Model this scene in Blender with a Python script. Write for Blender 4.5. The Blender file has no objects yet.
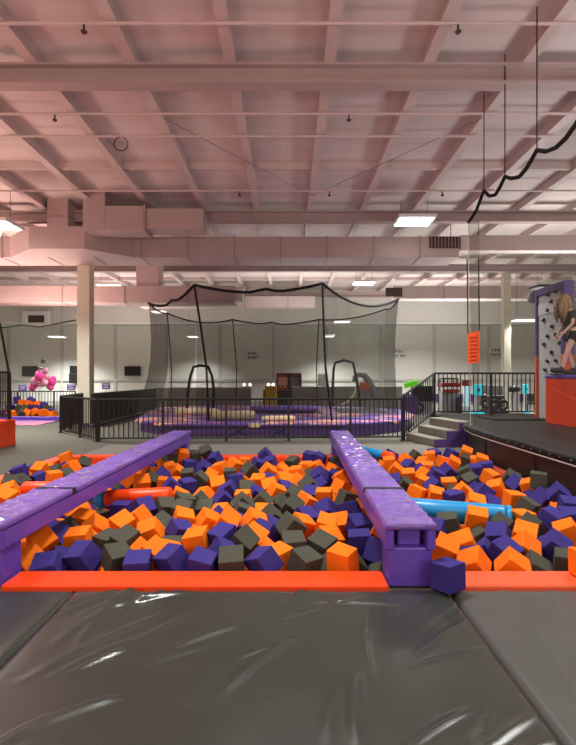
import bpy, bmesh, math, random
from mathutils import Vector, Matrix, Euler
random.seed(11)
PI = math.pi
S = bpy.context.scene
COL = S.collection
F, HC = 517.0, 1.58

# ------------------------------------------------------------------ helpers
def at(px, py, Y):
    return Vector(((px - 288) * Y / F, Y, HC - (py - 378) * Y / F))

def link(o, parent=None):
    COL.objects.link(o)
    if parent is not None:
        o.parent = parent
    return o

def thing(name, label, cat, loc=(0, 0, 0), rz=0.0, group=None):
    o = bpy.data.objects.new(name, None)
    o.empty_display_size = .1
    o.location = loc
    o.rotation_euler = (0, 0, rz)
    link(o)
    return tag(o, label, cat, group)

def tag(o, label, cat, group=None, kind='thing'):
    o['label'] = label; o['category'] = cat; o['kind'] = kind
    if group: o['group'] = group
    return o

def obj(name, bm, mat, parent=None, smooth=False, loc=None, rz=None):
    me = bpy.data.meshes.new(name)
    bm.normal_update()
    bm.to_mesh(me); bm.free()
    if smooth:
        for p in me.polygons: p.use_smooth = True
    for m in (mat if isinstance(mat, (list, tuple)) else [mat]):
        me.materials.append(m)
    o = bpy.data.objects.new(name, me)
    if loc is not None: o.location = loc
    if rz is not None: o.rotation_euler = (0, 0, rz)
    return link(o, parent)

def struct(name, bm, mat, smooth=False):
    o = obj(name, bm, mat, None, smooth)
    o['kind'] = 'structure'
    return o

def B(): return bmesh.new()

def box(bm, x0, x1, y0, y1, z0, z1, bev=0.0, seg=2, M=None):
    t = bmesh.new()
    bmesh.ops.create_cube(t, size=1)
    for v in t.verts:
        v.co = Vector(((x0 + x1) / 2 + v.co.x * (x1 - x0), (y0 + y1) / 2 + v.co.y * (y1 - y0), (z0 + z1) / 2 + v.co.z * (z1 - z0)))
    if bev > 0:
        bmesh.ops.bevel(t, geom=t.edges[:], offset=bev, segments=seg, affect='EDGES', profile=.6)
    merge(bm, t, M)
    return bm

def merge(bm, t, M=None):
    if M is not None: bmesh.ops.transform(t, matrix=M, verts=t.verts[:])
    me = bpy.data.meshes.new('tmp'); t.to_mesh(me); t.free()
    bm.from_mesh(me); bpy.data.meshes.remove(me)

def tube(bm, pts, r, n=8, closed=False, caps=True):
    pts = [Vector(p) for p in pts]
    rs = r if isinstance(r, (list, tuple)) else [r] * len(pts)
    rings = []
    up = None
    for i, p in enumerate(pts):
        if closed: d = pts[(i + 1) % len(pts)] - pts[i - 1]
        else: d = pts[min(i + 1, len(pts) - 1)] - pts[max(i - 1, 0)]
        d.normalize()
        if up is None:
            up = Vector((0, 0, 1)) if abs(d.z) < .9 else Vector((1, 0, 0))
        u = d.cross(up)
        if u.length < 1e-4: u = d.orthogonal()
        u.normalize()
        v = u.cross(d).normalized(); up = v
        rings.append([bm.verts.new(p + (u * math.cos(2 * PI * k / n) + v * math.sin(2 * PI * k / n)) * rs[i]) for k in range(n)])
    m = len(rings)
    for i in range(m if closed else m - 1):
        a, b = rings[i], rings[(i + 1) % m]
        for k in range(n):
            bm.faces.new((a[k], a[(k + 1) % n], b[(k + 1) % n], b[k]))
    if caps and not closed:
        bm.faces.new(rings[0][::-1]); bm.faces.new(rings[-1])
    return bm

def prism(bm, poly, z0, z1, M=None):
    t = bmesh.new()
    a = [t.verts.new((x, y, z0)) for x, y in poly]
    b = [t.verts.new((x, y, z1)) for x, y in poly]
    n = len(poly)
    t.faces.new(a[::-1]); t.faces.new(b)
    for i in range(n):
        t.faces.new((a[i], a[(i + 1) % n], b[(i + 1) % n], b[i]))
    bmesh.ops.recalc_face_normals(t, faces=t.faces[:])
    merge(bm, t, M)
    return bm

def quad(bm, *p):
    bm.faces.new([bm.verts.new(q) for q in p]); return bm

def sphere(bm, c, r, seg=12, rings=8, sc=(1, 1, 1)):
    t = bmesh.new()
    bmesh.ops.create_uvsphere(t, u_segments=seg, v_segments=rings, radius=1)
    merge(bm, t, Matrix.Translation(c) @ Matrix.Diagonal((r * sc[0], r * sc[1], r * sc[2], 1)))
    return bm

# ------------------------------------------------------------------ materials
def s2l(c):
    return tuple((v / 255 / 12.92 if v / 255 <= .04045 else ((v / 255 + .055) / 1.055) ** 2.4) for v in c) + (1,)

def mat(name, rgb, rough=.6, metal=0, var=0.0, vscale=4, bump=0.0, bscale=30, bdet=2, emit=None, spec=.5, coat=0, stretch=None, bdist=.02, rot=0, ridge=False):
    m = bpy.data.materials.new(name); m.use_nodes = True
    nt = m.node_tree; N = nt.nodes; Lk = nt.links
    b = N['Principled BSDF']
    c = s2l(rgb)
    b.inputs['Base Color'].default_value = c
    b.inputs['Roughness'].default_value = rough
    b.inputs['Metallic'].default_value = metal
    b.inputs['Specular IOR Level'].default_value = spec
    b.inputs['Coat Weight'].default_value = coat
    tc = N.new('ShaderNodeTexCoord')
    src = tc.outputs['Object']
    if stretch:
        mp = N.new('ShaderNodeMapping'); mp.vector_type = 'TEXTURE'; mp.inputs['Scale'].default_value = tuple(1 / v for v in stretch); mp.inputs['Rotation'].default_value = (0, 0, rot)
        Lk.new(src, mp.inputs['Vector']); src = mp.outputs['Vector']
    if var > 0:
        n = N.new('ShaderNodeTexNoise'); n.inputs['Scale'].default_value = vscale; n.inputs['Detail'].default_value = 4
        Lk.new(src, n.inputs['Vector'])
        r = N.new('ShaderNodeValToRGB')
        r.color_ramp.elements[0].position = .3; r.color_ramp.elements[1].position = .7
        r.color_ramp.elements[0].color = tuple(v * (1 - var) for v in c[:3]) + (1,)
        r.color_ramp.elements[1].color = tuple(min(1, v * (1 + var)) for v in c[:3]) + (1,)
        Lk.new(n.outputs['Fac'], r.inputs['Fac']); Lk.new(r.outputs['Color'], b.inputs['Base Color'])
    if bump > 0:
        n = N.new('ShaderNodeTexNoise'); n.inputs['Scale'].default_value = bscale; n.inputs['Detail'].default_value = bdet
        if ridge: n.noise_type = 'RIDGED_MULTIFRACTAL'
        Lk.new(src, n.inputs['Vector'])
        bp = N.new('ShaderNodeBump'); bp.inputs['Strength'].default_value = bump; bp.inputs['Distance'].default_value = bdist
        Lk.new(n.outputs['Fac'], bp.inputs['Height']); Lk.new(bp.outputs['Normal'], b.inputs['Normal'])
    if emit:
        b.inputs['Emission Color'].default_value = s2l(emit[0]); b.inputs['Emission Strength'].default_value = emit[1]
    return m

def net_mat(name, rgb, fac):
    m = bpy.data.materials.new(name); m.use_nodes = True
    nt = m.node_tree; N = nt.nodes; Lk = nt.links
    N.remove(N['Principled BSDF'])
    t = N.new('ShaderNodeBsdfTransparent'); d = N.new('ShaderNodeBsdfDiffuse'); x = N.new('ShaderNodeMixShader')
    d.inputs['Color'].default_value = s2l(rgb)
    tc = N.new('ShaderNodeTexCoord'); n = N.new('ShaderNodeTexNoise'); n.inputs['Scale'].default_value = 1.2
    mr = N.new('ShaderNodeMapRange'); mr.inputs['To Min'].default_value = fac * .8; mr.inputs['To Max'].default_value = fac * 1.2
    Lk.new(tc.outputs['Object'], n.inputs['Vector']); Lk.new(n.outputs['Fac'], mr.inputs['Value'])
    Lk.new(mr.outputs['Result'], x.inputs['Fac'])
    Lk.new(t.outputs[0], x.inputs[1]); Lk.new(d.outputs[0], x.inputs[2])
    Lk.new(x.outputs[0], N['Material Output'].inputs['Surface'])
    return m

def streak_mat(name, cols, scale=1.3):
    """printed vinyl: purple with orange and cream flashes"""
    m = bpy.data.materials.new(name); m.use_nodes = True
    nt = m.node_tree; N = nt.nodes; Lk = nt.links; b = N['Principled BSDF']
    tc = N.new('ShaderNodeTexCoord'); mp = N.new('ShaderNodeMapping'); mp.inputs['Scale'].default_value = (.45, 1.1, 1)
    n = N.new('ShaderNodeTexNoise'); n.inputs['Scale'].default_value = scale; n.inputs['Detail'].default_value = 1.5; n.inputs['Distortion'].default_value = 1.2
    r = N.new('ShaderNodeValToRGB'); r.color_ramp.interpolation = 'CONSTANT'
    e = r.color_ramp.elements
    e[0].position = 0; e[0].color = s2l(cols[0]); e[1].position = cols[1][0]; e[1].color = s2l(cols[1][1])
    for p, c in cols[2:]:
        k = e.new(p); k.color = s2l(c)
    Lk.new(tc.outputs['Object'], mp.inputs['Vector']); Lk.new(mp.outputs['Vector'], n.inputs['Vector'])
    Lk.new(n.outputs['Fac'], r.inputs['Fac']); Lk.new(r.outputs['Color'], b.inputs['Base Color'])
    b.inputs['Roughness'].default_value = .35
    return m

M = {}
M['deck'] = mat('roof_deck_pink_light', (214, 200, 197), .8, var=.12, vscale=.5, bump=.15, bscale=.9, stretch=(.3, 2.5, 1))  # pink of the LED light partly put into the roof colour
M['steel'] = mat('painted_steel', (205, 186, 183), .55, var=.06, vscale=1)
M['girder'] = mat('girder_paint', (178, 158, 155), .6, var=.08, vscale=1)
M['duct'] = mat('duct_pink_light', (188, 168, 166), .55, var=.05, vscale=1.5)  # white duct; pink cast of the LEDs mixed into its base colour
M['duct_seam'] = mat('duct_seam_pink_light', (170, 146, 145), .5)  # same pink light cast carried in the seam colour
M['dark_vent'] = mat('vent_brown', (70, 52, 48), .7)
M['wall'] = mat('wall_paint', (222, 219, 212), .7, var=.03, vscale=.3)
M['wall_seam'] = mat('wall_trim_grey', (196, 193, 187), .6)
M['column'] = mat('column_cream', (212, 206, 184), .5, var=.04, vscale=1)
M['carpet'] = mat('carpet_grey', (92, 90, 80), .95, var=.35, vscale=45, bump=.3, bscale=180)
M['black'] = mat('black_powder_coat', (17, 17, 18), .45)
M['rope'] = mat('black_rope', (16, 16, 17), .8)
M['wire'] = mat('grey_wire', (110, 96, 94), .5)
M['white'] = mat('white_paint', (235, 235, 232), .5)
M['cream'] = mat('cream_vinyl', (226, 208, 165), .4)
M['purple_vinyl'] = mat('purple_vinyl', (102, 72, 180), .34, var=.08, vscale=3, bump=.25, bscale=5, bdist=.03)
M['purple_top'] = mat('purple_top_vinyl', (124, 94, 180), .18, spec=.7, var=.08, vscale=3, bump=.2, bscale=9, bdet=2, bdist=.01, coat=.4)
M['purple_pad'] = mat('purple_court_vinyl', (100, 72, 150), .4, var=.1)
M['orange_vinyl'] = mat('orange_vinyl', (244, 70, 8), .35, bump=.2, bscale=7)
M['coral_vinyl'] = mat('coral_vinyl', (236, 96, 56), .35, bump=.2, bscale=7)
M['blue_vinyl'] = mat('blue_vinyl', (26, 140, 200), .32, bump=.2, bscale=8)
M['mat'] = mat('black_vinyl_mat', (54, 56, 51), .25, spec=.7, var=.12, vscale=2, bump=.25, bscale=3, bdet=2, bdist=.02)
M['mat_grey'] = mat('grey_vinyl_mat', (74, 73, 70), .45, var=.12, vscale=2, bump=.3, bscale=2, bdet=3, bdist=.04)
M['woven'] = mat('woven_grey_strip', (118, 113, 106), .8, var=.2, vscale=30, bump=.3, bscale=60)
M['stage'] = mat('black_stage_vinyl', (16, 16, 15), .5, spec=.25, bump=.35, bscale=3, bdet=2, bdist=.04)
M['stage_wall'] = mat('black_stage_skirt', (34, 30, 28), .45, bump=.3, bscale=2.5, bdist=.05)
M['pit'] = mat('pit_dark', (22, 20, 22), .9)
M['foam_orange'] = mat('foam_orange', (244, 116, 9), .85, var=.06, vscale=5, bump=.25, bscale=90, spec=.25)
M['foam_purple'] = mat('foam_purple', (56, 46, 122), .85, var=.08, vscale=5, bump=.25, bscale=90, spec=.25)
M['foam_grey'] = mat('foam_grey', (71, 71, 61), .85, var=.08, vscale=5, bump=.25, bscale=90, spec=.25)
M['grey_panel'] = mat('grey_padded_panel', (165, 164, 156), .6, var=.05)
M['dark_panel'] = mat('dark_ramp_panel', (52, 50, 49), .6, var=.1)
M['step'] = mat('step_carpet', (128, 122, 110), .9, var=.25, vscale=40)
M['step_purple'] = mat('step_purple', (82, 56, 118), .6)
M['net'] = net_mat('black_net', (58, 59, 55), .34)
M['net_side'] = net_mat('gathered_net', (92, 90, 84), .52)
M['net_tall'] = net_mat('tall_net', (80, 79, 74), .24)
M['net_faint'] = net_mat('faint_net', (70, 66, 62), .10)
M['screen'] = mat('tv_screen', (40, 40, 38), .25)
M['sign'] = mat('sign_purple', (96, 70, 150), .5)
M['letter'] = mat('sign_lettering', (228, 222, 236), .6)
M['ink'] = mat('poster_ink', (40, 40, 40), .6)
M['poster'] = mat('poster_white', (214, 212, 206), .6)
M['banner'] = mat('banner_orange', (255, 96, 30), .6)
M['banner_ink'] = mat('banner_lettering', (190, 52, 16), .6)
M['pink'] = mat('balloon_pink', (250, 70, 160), .2)
M['pink_pale'] = mat('balloon_pale', (250, 170, 205), .2)
M['silver'] = mat('balloon_silver', (200, 190, 200), .15, metal=.9)
M['yellow'] = mat('cabinet_yellow', (236, 196, 20), .5)
M['maroon'] = mat('cabinet_maroon', (120, 42, 36), .5, var=.2)
M['red'] = mat('machine_red', (150, 40, 36), .5)
M['lime'] = mat('topper_lime', (110, 226, 40), .5, emit=((110, 226, 40), .25))
M['cyan'] = mat('lit_cyan', (40, 200, 220), .4, emit=((40, 205, 225), .8))
M['paleblue'] = mat('lit_tube', (190, 225, 235), .4, emit=((190, 225, 235), .4))
M['machine_white'] = mat('machine_white', (215, 215, 215), .4)
M['machine_dark'] = mat('machine_dark', (44, 42, 50), .4)
M['machine_grey'] = mat('machine_grey', (140, 140, 145), .4)
M['screen_pink'] = mat('lit_screen', (170, 110, 100), .4, emit=((190, 120, 105), .35))
M['lamp'] = mat('lamp_diffuser', (255, 252, 244), .5, emit=((255, 248, 236), 7.0))
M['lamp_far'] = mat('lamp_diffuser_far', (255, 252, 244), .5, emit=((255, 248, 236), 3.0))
M['climb'] = mat('climb_panel', (176, 176, 176), .6, var=.1, vscale=6)
M['climb_band'] = mat('climb_band', (205, 206, 206), .6)
M['tower_purple'] = mat('tower_purple', (92, 74, 132), .55)
M['tower_orange'] = mat('tower_orange', (226, 98, 40), .55)
M['skin'] = mat('skin', (205, 160, 135), .5)
M['hair'] = mat('hair_blond', (150, 118, 78), .55, var=.35, vscale=14, stretch=(6, 6, .8))
M['shirt'] = mat('shirt_charcoal', (44, 44, 44), .8, var=.1)
M['shorts'] = mat('shorts_black', (26, 26, 28), .8)
M['shoe'] = mat('shoe_black', (20, 20, 22), .6)
M['court'] = streak_mat('court_print', [(92, 66, 150), (.55, (226, 130, 90)), (.59, (240, 220, 196)), (.62, (216, 100, 56)), (.65, (90, 66, 146))], 1.1)
M['bed'] = mat('trampoline_bed', (40, 38, 44), .6)

# ------------------------------------------------------------------ camera, world
cam = bpy.data.cameras.new('camera'); co = bpy.data.objects.new('camera', cam); COL.objects.link(co)
co.location = (0, 0, HC); co.rotation_euler = (PI / 2, 0, 0)
cam.sensor_fit = 'HORIZONTAL'; cam.sensor_width = 36; cam.lens = 36 * F / 576
cam.shift_y = 5.5 / 576
cam.clip_end = 200
S.camera = co
w = bpy.data.worlds.new('world'); S.world = w; w.use_nodes = True
w.node_tree.nodes['Background'].inputs[0].default_value = (.9, .88, .86, 1)
w.node_tree.nodes['Background'].inputs[1].default_value = .25
S.view_settings.view_transform = 'Standard'; S.view_settings.look = 'None'
S.view_settings.exposure = -0.08; S.view_settings.gamma = 1
S.cycles.max_bounces = 6; S.cycles.diffuse_bounces = 3; S.cycles.transparent_max_bounces = 16

# ------------------------------------------------------------------ room shell
RZ = 7.08
XL, XR, YB, YN = -24.0, 24.0, 35.0, -9.0
PX0, PX1, PY0, PY1 = -4.37, 3.5, 4.1, 10.22      # foam pit opening
bm = B()
for (a, b, c, d) in ((XL, PX0, YN, YB), (PX1, XR, YN, YB), (PX0, PX1, YN, PY0), (PX0, PX1, PY1, YB)):
    quad(bm, (a, c, 0), (b, c, 0), (b, d, 0), (a, d, 0))
bmesh.ops.remove_doubles(bm, verts=bm.verts[:], dist=.0001)
struct('floor', bm, M['carpet'])
bm = B()
quad(bm, (PX0, PY0, -.7), (PX1, PY0, -.7), (PX1, PY1, -.7), (PX0, PY1, -.7))
for p, q in (((PX0, PY0), (PX1, PY0)), ((PX1, PY0), (PX1, PY1)), ((PX1, PY1), (PX0, PY1)), ((PX0, PY1), (PX0, PY0))):
    quad(bm, (p[0], p[1], -.7), (p[0], p[1], 0), (q[0], q[1], 0), (q[0], q[1], -.7))
struct('floor_pit', bm, M['pit'])
struct('ceiling', box(B(), XL, XR, YN, YB, RZ, RZ + .1), M['deck'])
struct('wall_back', box(B(), XL, XR, YB, YB + .2, 0, RZ), M['wall'])
struct('wall_left', box(B(), XL - .2, XL, YN, YB, 0, RZ), M['wall'])
struct('wall_right', box(B(), XR, XR + .2, YN, YB, 0, RZ), M['wall'])
struct('wall_front', box(B(), XL, XR, YN - .2, YN, 0, RZ), M['wall'])
# soffit above the rear wall, wall ledge, wall joints, pale header
struct('wall_soffit', box(B(), XL, XR, 33.0, YB, 5.1, RZ), M['wall'])
struct('trim_soffit', box(B(), XL, XR, 32.93, 33.0, 5.02, 5.16), M['white'])
struct('trim_ledge', box(B(), XL, XR, 34.9, YB, 1.36, 1.52), M['wall_seam'])
for i, x in enumerate((-18.9, -15.3, -11.7, -8.2, -4.6, -1.0, 2.6, 6.3, 9.9, 13.6, 17.2, 20.8)):
    struct('trim_pilaster', box(B(), x - .10, x + .10, 34.94, YB, 0, 5.1), M['wall_seam'])
struct('baseboard_back', box(B(), 6.2, 20, 34.85, YB, 0, .5), M['step_purple'])

def ibeam_y(bm, x, y0, y1, zt, zb, fw, tw=.11, ft=.03):
    box(bm, x - tw / 2, x + tw / 2, y0, y1, zb + ft, zt)
    box(bm, x - fw / 2, x + fw / 2, y0, y1, zb, zb + ft)
    return bm
for k in range(-13, 14):
    x = .69 + 1.65 * k
    struct('ceiling_purlin', ibeam_y(B(), x, YN, 33.0, RZ, RZ - .26, .19), M['steel'])
for y in (-2, 5.6, 13.2, 20.8, 28.2):
    struct('ceiling_bridging', box(B(), XL, XR, y - .05, y + .05, 6.9, RZ), M['steel'])
for y in (1.1, 8.7, 16.3, 23.9, 31.4):
    bm = B()
    box(bm, XL, XR, y - .02, y + .02, 6.5, RZ - .26)
    box(bm, XL, XR, y - .13, y + .13, 6.48, 6.52); box(bm, XL, XR, y - .13, y + .13, RZ - .30, RZ - .26)
    struct('ceiling_girder', bm, M['girder'])
for (x, y, s, top) in ((-7.16, 18.3, .22, 6.5), (10.2, 24.2, .17, 6.5)):
    bm = box(B(), x - s, x + s, y - s, y + s, 0, top, .02)
    box(bm, x - s - .06, x + s + .06, y - s - .06, y + s + .06, 0, .12, .01)
    struct('column_steel', bm, M['column'])

# thin sprinkler pipes with heads
def pipe(y, z, x0, x1, heads, label):
    t = thing('sprinkler_pipe', label, 'pipe', (x0, y, z))
    obj('pipe', tube(B(), [(0, 0, 0), (x1 - x0, 0, 0)], .028, 8), M['steel'], t)
    for hx in heads:
        bm = tube(B(), [(hx - x0, 0, 0), (hx - x0, 0, -.12)], .016, 6)
        tube(bm, [(hx - x0, 0, -.12), (hx - x0, 0, -.15)], [.05, .03], 8)
        obj('sprinkler_head', bm, M['dark_vent'], t)
pipe(7.6, 6.795, -12, 12, (-3, 2.5), 'thin overhead pipe crossing under the joists nearest the viewer')
pipe(10.2, 6.795, -12, 12, (-4.6, 1.2), 'thin overhead sprinkler pipe with two heads, next beyond the near girder')
pipe(11.15, 6.795, -12, 12, (), 'bare overhead pipe without sprinkler heads, carrying a small cable loop')
pipe(14.4, 6.795, -14, 14, (-1.35, 1.15, 4.3), 'sprinkler pipe with three heads just before the pink girder')
pipe(20.6, 6.795, -14, 14, (-2.6, .6, 7.0), 'sprinkler pipe behind the long pink-lit duct')
# roof cross bracing rods
for (a, b, l) in (((-2.5, 10.4, 6.8), (.7, 14.8, 6.8), 'thin diagonal brace wire under the roof joists beside the centre joist'),
                  ((3.9, 10.4, 6.8), (.7, 14.8, 6.8), 'thin diagonal brace wire crossing from the bright roof panel to centre joist')):
    tag(obj('brace_wire', tube(B(), [a, b], .006, 6), M['wire']), l, 'wire')
c = [(-3.6 + .15 * math.cos(k * PI / 8), 11.15, 6.63 + .15 * math.sin(k * PI / 8)) for k in range(16)]
tag(obj('cable_coil', tube(B(), c, .010, 6, closed=True), M['rope']), 'small loop of black cable hung from a bare overhead pipe', 'cable')
for k, x in enumerate((-2.6, .55, 5.35, 6.3)):
    tag(obj('drop_rod', tube(B(), [(x, 16.8 + .1 * k, RZ), (x, 16.8 + .1 * k, 6.2)], .012, 6), M['wire']),
        ['thin hanger rod above the pink-lit duct beside its elbow', 'thin hanger rod above middle of the long pink-lit duct',
         'thin hanger rod above the brown grille end of duct', 'thin hanger rod above the duct near the tall net'][k], 'rod')

# ------------------------------------------------------------------ ducts
t = thing('air_duct', 'long pink-lit rectangular air duct with brown grille under the girder', 'duct', (0, 16.9, 0))
bm = box(B(), -13, 5.6, 0, 1.25, 5.52, 6.2, .01, 1)
obj('duct_body', bm, M['duct'], t)
obj('bend', prism(B(), [(-9.1, .02), (-7.9, -1.15), (-6.2, -1.15), (-5.0, .02)], 5.52, 6.2), M['duct'], t)
for i in range(12):
    x = -12.4 + i * 1.52
    obj('flange', box(B(), x - .025, x + .025, -.02, 1.27, 5.5, 6.22), M['duct_seam'], t)
g = obj('vent_grille', box(B(), 4.62, 5.62, -.03, 0, 5.82, 6.2), M['dark_vent'], t)
for i in range(9):
    x = 4.68 + i * .11
    obj('louver', box(B(), x, x + .02, -.045, -.03, 5.84, 6.18), M['duct_seam'], g)
struct('ceiling_beam_right', box(B(), 5.65, 16, 16.9, 17.3, 5.75, 6.25), M['steel'])
t = thing('duct_riser', 'square vertical duct riser rising from long duct at its wide bend', 'duct', (-7.05, 16.1, 0))
obj('duct_body', box(B(), -.32, .32, -.3, .8, 6.2, RZ, .01, 1), M['duct'], t)
obj('flange', box(B(), -.35, .35, -.33, .83, 6.5, 6.55), M['duct_seam'], t)
t = thing('duct_elbow', 'pink-lit duct elbow turning from the roof to run above the long duct', 'duct', (-5.8, 15.4, 0))
obj('riser', box(B(), -.2, .45, -.3, .5, 5.9, RZ, .04, 2), M['duct'], t)
bm = box(B(), .4, 1.6, -.28, .5, 5.9, 6.62, .01, 1)
obj('duct_body', bm, M['duct'], t)
bm = box(B(), 1.6, 3.3, -.22, .5, 5.96, 6.56, .01, 1)
obj('duct_body', bm, M['duct'], t)
obj('flange', box(B(), 1.57, 1.63, -.31, .53, 5.88, 6.64), M['duct_seam'], t)
t = thing('air_duct', 'lower pink-lit air duct behind the cream column, ending beside the netted cage', 'duct', (0, 21.5, 0))
obj('duct_body', box(B(), -14, -2.2, 0, 1, 4.72, 5.42, .01, 1), M['duct'], t)
obj('end_cap', box(B(), -2.2, -1.9, .1, .9, 4.85, 5.35, .01, 1), M['machine_white'], t)
for x in (-12, -9.4, -6.8, -4.2): obj('flange', box(B(), x - .025, x + .025, -.02, 1.02, 4.7, 5.44), M['duct_seam'], t)
obj('riser', box(B(), -6.35, -5.4, .1, .9, 5.42, RZ, .01, 1), M['duct'], t)
t = thing('air_duct', 'pale air duct running above the back of the netted cage', 'duct', (0, 28.5, 0))
obj('duct_body', box(B(), -8.2, 1.5, 0, .9, 5.5, 6.1, .01, 1), M['steel'], t)
obj('vent_grille', box(B(), -4.6, -3.2, -.03, 0, 5.6, 6.0), M['dark_vent'], t)
for x in (-6.6, -2.4, 0): obj('flange', box(B(), x - .025, x + .025, -.02, .92, 5.48, 6.12), M['duct_seam'], t)
t = thing('air_duct', 'pale square air duct with dark grille above the cage corner at the stairs side', 'duct', (0, 26.5, 0))
obj('duct_body', box(B(), 5.4, 16, 0, .9, 5.65, 6.3, .01, 1), M['steel'], t)
obj('vent_grille', box(B(), 5.0, 5.85, -.03, .0, 5.75, 6.2), M['dark_vent'], t)
for x in (8, 11, 14): obj('flange', box(B(), x - .025, x + .025, -.02, .92, 5.63, 6.32), M['duct_seam'], t)
t = thing('vent_box', 'small pale vent box with brown grille high on the left soffit', 'vent', at(37, 319, 32.9))
obj('housing', box(B(), -.85, .85, -.2, .08, -.45, .5, .02), M['white'], t)
obj('vent_grille', box(B(), -.45, .55, -.23, -.2, -.25, .2), M['dark_vent'], t)

# ------------------------------------------------------------------ lamps and added fill lights
def area(loc, sx, sy, power, col=(.98, 1, .95), rot=(0, 0, 0), parent=None, spread=2.5):
    l = bpy.data.lights.new('lamp_or_fill_light', 'AREA'); l.shape = 'RECTANGLE'; l.size = sx; l.size_y = sy
    l.energy = power; l.color = col; l.spread = spread
    o = bpy.data.objects.new('lamp_or_fill_light', l); o.location = loc; o.rotation_euler = rot
    link(o, parent)
    return o
def panel(loc, sx, sy, power, label, far=False, group=None, tilt=0):
    t = thing('ceiling_light', label, 'ceiling light', loc, 0, group)
    bm = B()
    box(bm, -sx / 2 - .05, sx / 2 + .05, -sy / 2 - .05, sy / 2 + .05, .01, .10, .01, 1)
    obj('housing', bm, M['white'], t)
    n = 1 if far else 2
    for k in range(n):
        y0 = -sy / 2 + k * sy / n
        obj('diffuser', box(B(), -sx / 2, sx / 2, y0 + (.08 if n > 1 else .02), y0 + sy / n - (.08 if n > 1 else .02), -.02, .012, .008, 1), M['lamp_far' if far else 'lamp'], t)
    for s in (-1, 1):
        obj('hanger', tube(B(), [(s * sx * .4, 0, .1), (s * sx * .4, 0, RZ - loc[2] - .2)], .008, 5), M['wire'], t)
    area((0, 0, -.04), sx, sy, power, parent=t, spread=2.1)
    return t
PW = 430
panel(at(414, 222, 15.4), 1.0, .9, PW, 'bright twin-tube ceiling light just before the brown duct grille')
panel(at(364, 283.5, 25), .95, .8, PW, 'bright ceiling light above the cage corner nearest the stairs')
panel(at(110, 286, 25.5), 1.1, .7, PW, 'ceiling light beside the top of the cream column')
panel(at(57, 337, 32.5), .75, .9, 340, 'low ceiling light above the pink balloons', True)
panel(at(342, 322, 31), .9, .8, 340, 'ceiling light seen through the cage, above a smaller one', True)
panel(at(329, 336.5, 32.6), .6, .8, 260, 'small low ceiling light seen through the cage near its centre pole', True)
panel(at(159, 312, 27.4), .7, .8, 340, 'ceiling light at the sagging top edge of cage near cream column', True)
panel(at(193, 337, 32.6), .6, .8, 260, 'low ceiling light behind the front cage pole nearest the column', True)
panel(at(527, 320.5, 24), 1.2, .7, 340, 'ceiling light beside the climbing tower behind the tall net', True)
t = panel(at(-4, 226, 14.5), 1.0, .9, PW, 'glaring ceiling light with pale bracket at the very edge by the duct')
obj('bracket', tube(B(), [(.27, -.2, 0), (.16, -.2, -.45), (.10, -.2, -1.0), (.10, -.2, -1.3)], .035, 8), M['lamp_far'], t)  # white arm, no lamp: its overexposed glare is put in as emission
# further rows of the same lights outside the frame
for i, (x, y) in enumerate(((-5.5, 6.2), (0, 6.2), (5.5, 6.2), (-5.5, -2), (0, -2), (5.5, -2), (-12, 8), (12, 8), (12, 16), (-12, 18))):
    area((x, y, 6.35), 1.2, .6, 90 if y < 0 else (260 if y < 7 else 330))
# further rows over the rear hall, out of sight behind ducts or beyond the frame
for i, (x, y) in enumerate(((-16, 28), (16, 28), (8, 29.5), (20, 20), (-20, 22))):
    area((x, y, 5.4), 1.2, .6, 520)
# unseen upward lights at the roof: pink LED wash, plus added white fill
PK = (1.0, .65, .56)
WH = (1, .98, .93)
for (x, y, z, sx, sy, p, c) in ((-9.5, 9, 3.0, 2, 2, 230, PK), (-4.0, -1.5, 2.5, 3, 2, 350, PK), (3.0, -2.0, 2.5, 3, 2, 290, (1, .82, .75)), (8.5, 6.5, 2.6, 2, 2, 320, WH), (-11, 16, 3.2, 2, 2, 300, PK),
                               (-9.5, 20.4, 3.0, 2, 2, 260, PK), (9, 17, 3.0, 3, 2, 300, WH), (1, 26, 3.2, 5, 2, 260, WH), (9, 28, 3.2, 5, 2, 320, WH), (-9, 28, 3.2, 5, 2, 260, (1, .85, .82))):
    area((x, y, z), sx, sy, p, c, (2.35 if y < 0 else PI, 0, 0), spread=PI)

# ------------------------------------------------------------------ mats, border pads
import numpy as np
def creases(X, Y, ridges):
    """height field made of soft ridges: (x, y, angle, length, width, height)"""
    Zf = np.zeros_like(X)
    for (cx, cy, an, ln, wd, hh) in ridges:
        u = (X - cx) * math.cos(an) + (Y - cy) * math.sin(an)
        v = -(X - cx) * math.sin(an) + (Y - cy) * math.cos(an) + .12 * u * u / ln
        Zf += hh * np.exp(-(v / wd) ** 2) * np.exp(-(u / (ln * .5)) ** 4)
    return Zf
def wavy_mat(name, x0, x1, y0, y1, h, m, label, ridges=()):
    nx, ny = max(2, int((x1 - x0) / .022)), max(2, int((y1 - y0) / .016))
    gx, gy = np.meshgrid(np.linspace(x0, x1, nx), np.linspace(y0, y1, ny))
    gz = h + creases(gx, gy, ridges)
    ed = np.minimum(np.minimum(gx - x0, x1 - gx), np.minimum(gy - y0, y1 - gy))
    gz = np.where(ed < 1e-4, 0.0, gz - .012 * np.exp(-ed / .015))
    vs = np.stack([gx.ravel(), gy.ravel(), gz.ravel()], 1).tolist()
    fs = [(j * nx + i, j * nx + i + 1, (j + 1) * nx + i + 1, (j + 1) * nx + i) for j in range(ny - 1) for i in range(nx - 1)]
    bm = B(); bv = [bm.verts.new(v) for v in vs]
    for f in fs: bm.faces.new([bv[k] for k in f])
    bm.faces.new([bv[k] for k in (0, (ny - 1) * nx, ny * nx - 1, nx - 1)])
    o = obj(name, bm, m, None, True)
    return tag(o, label, 'mat', 'vinyl mats in front of the pit')
rn = random.Random(21)
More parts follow.
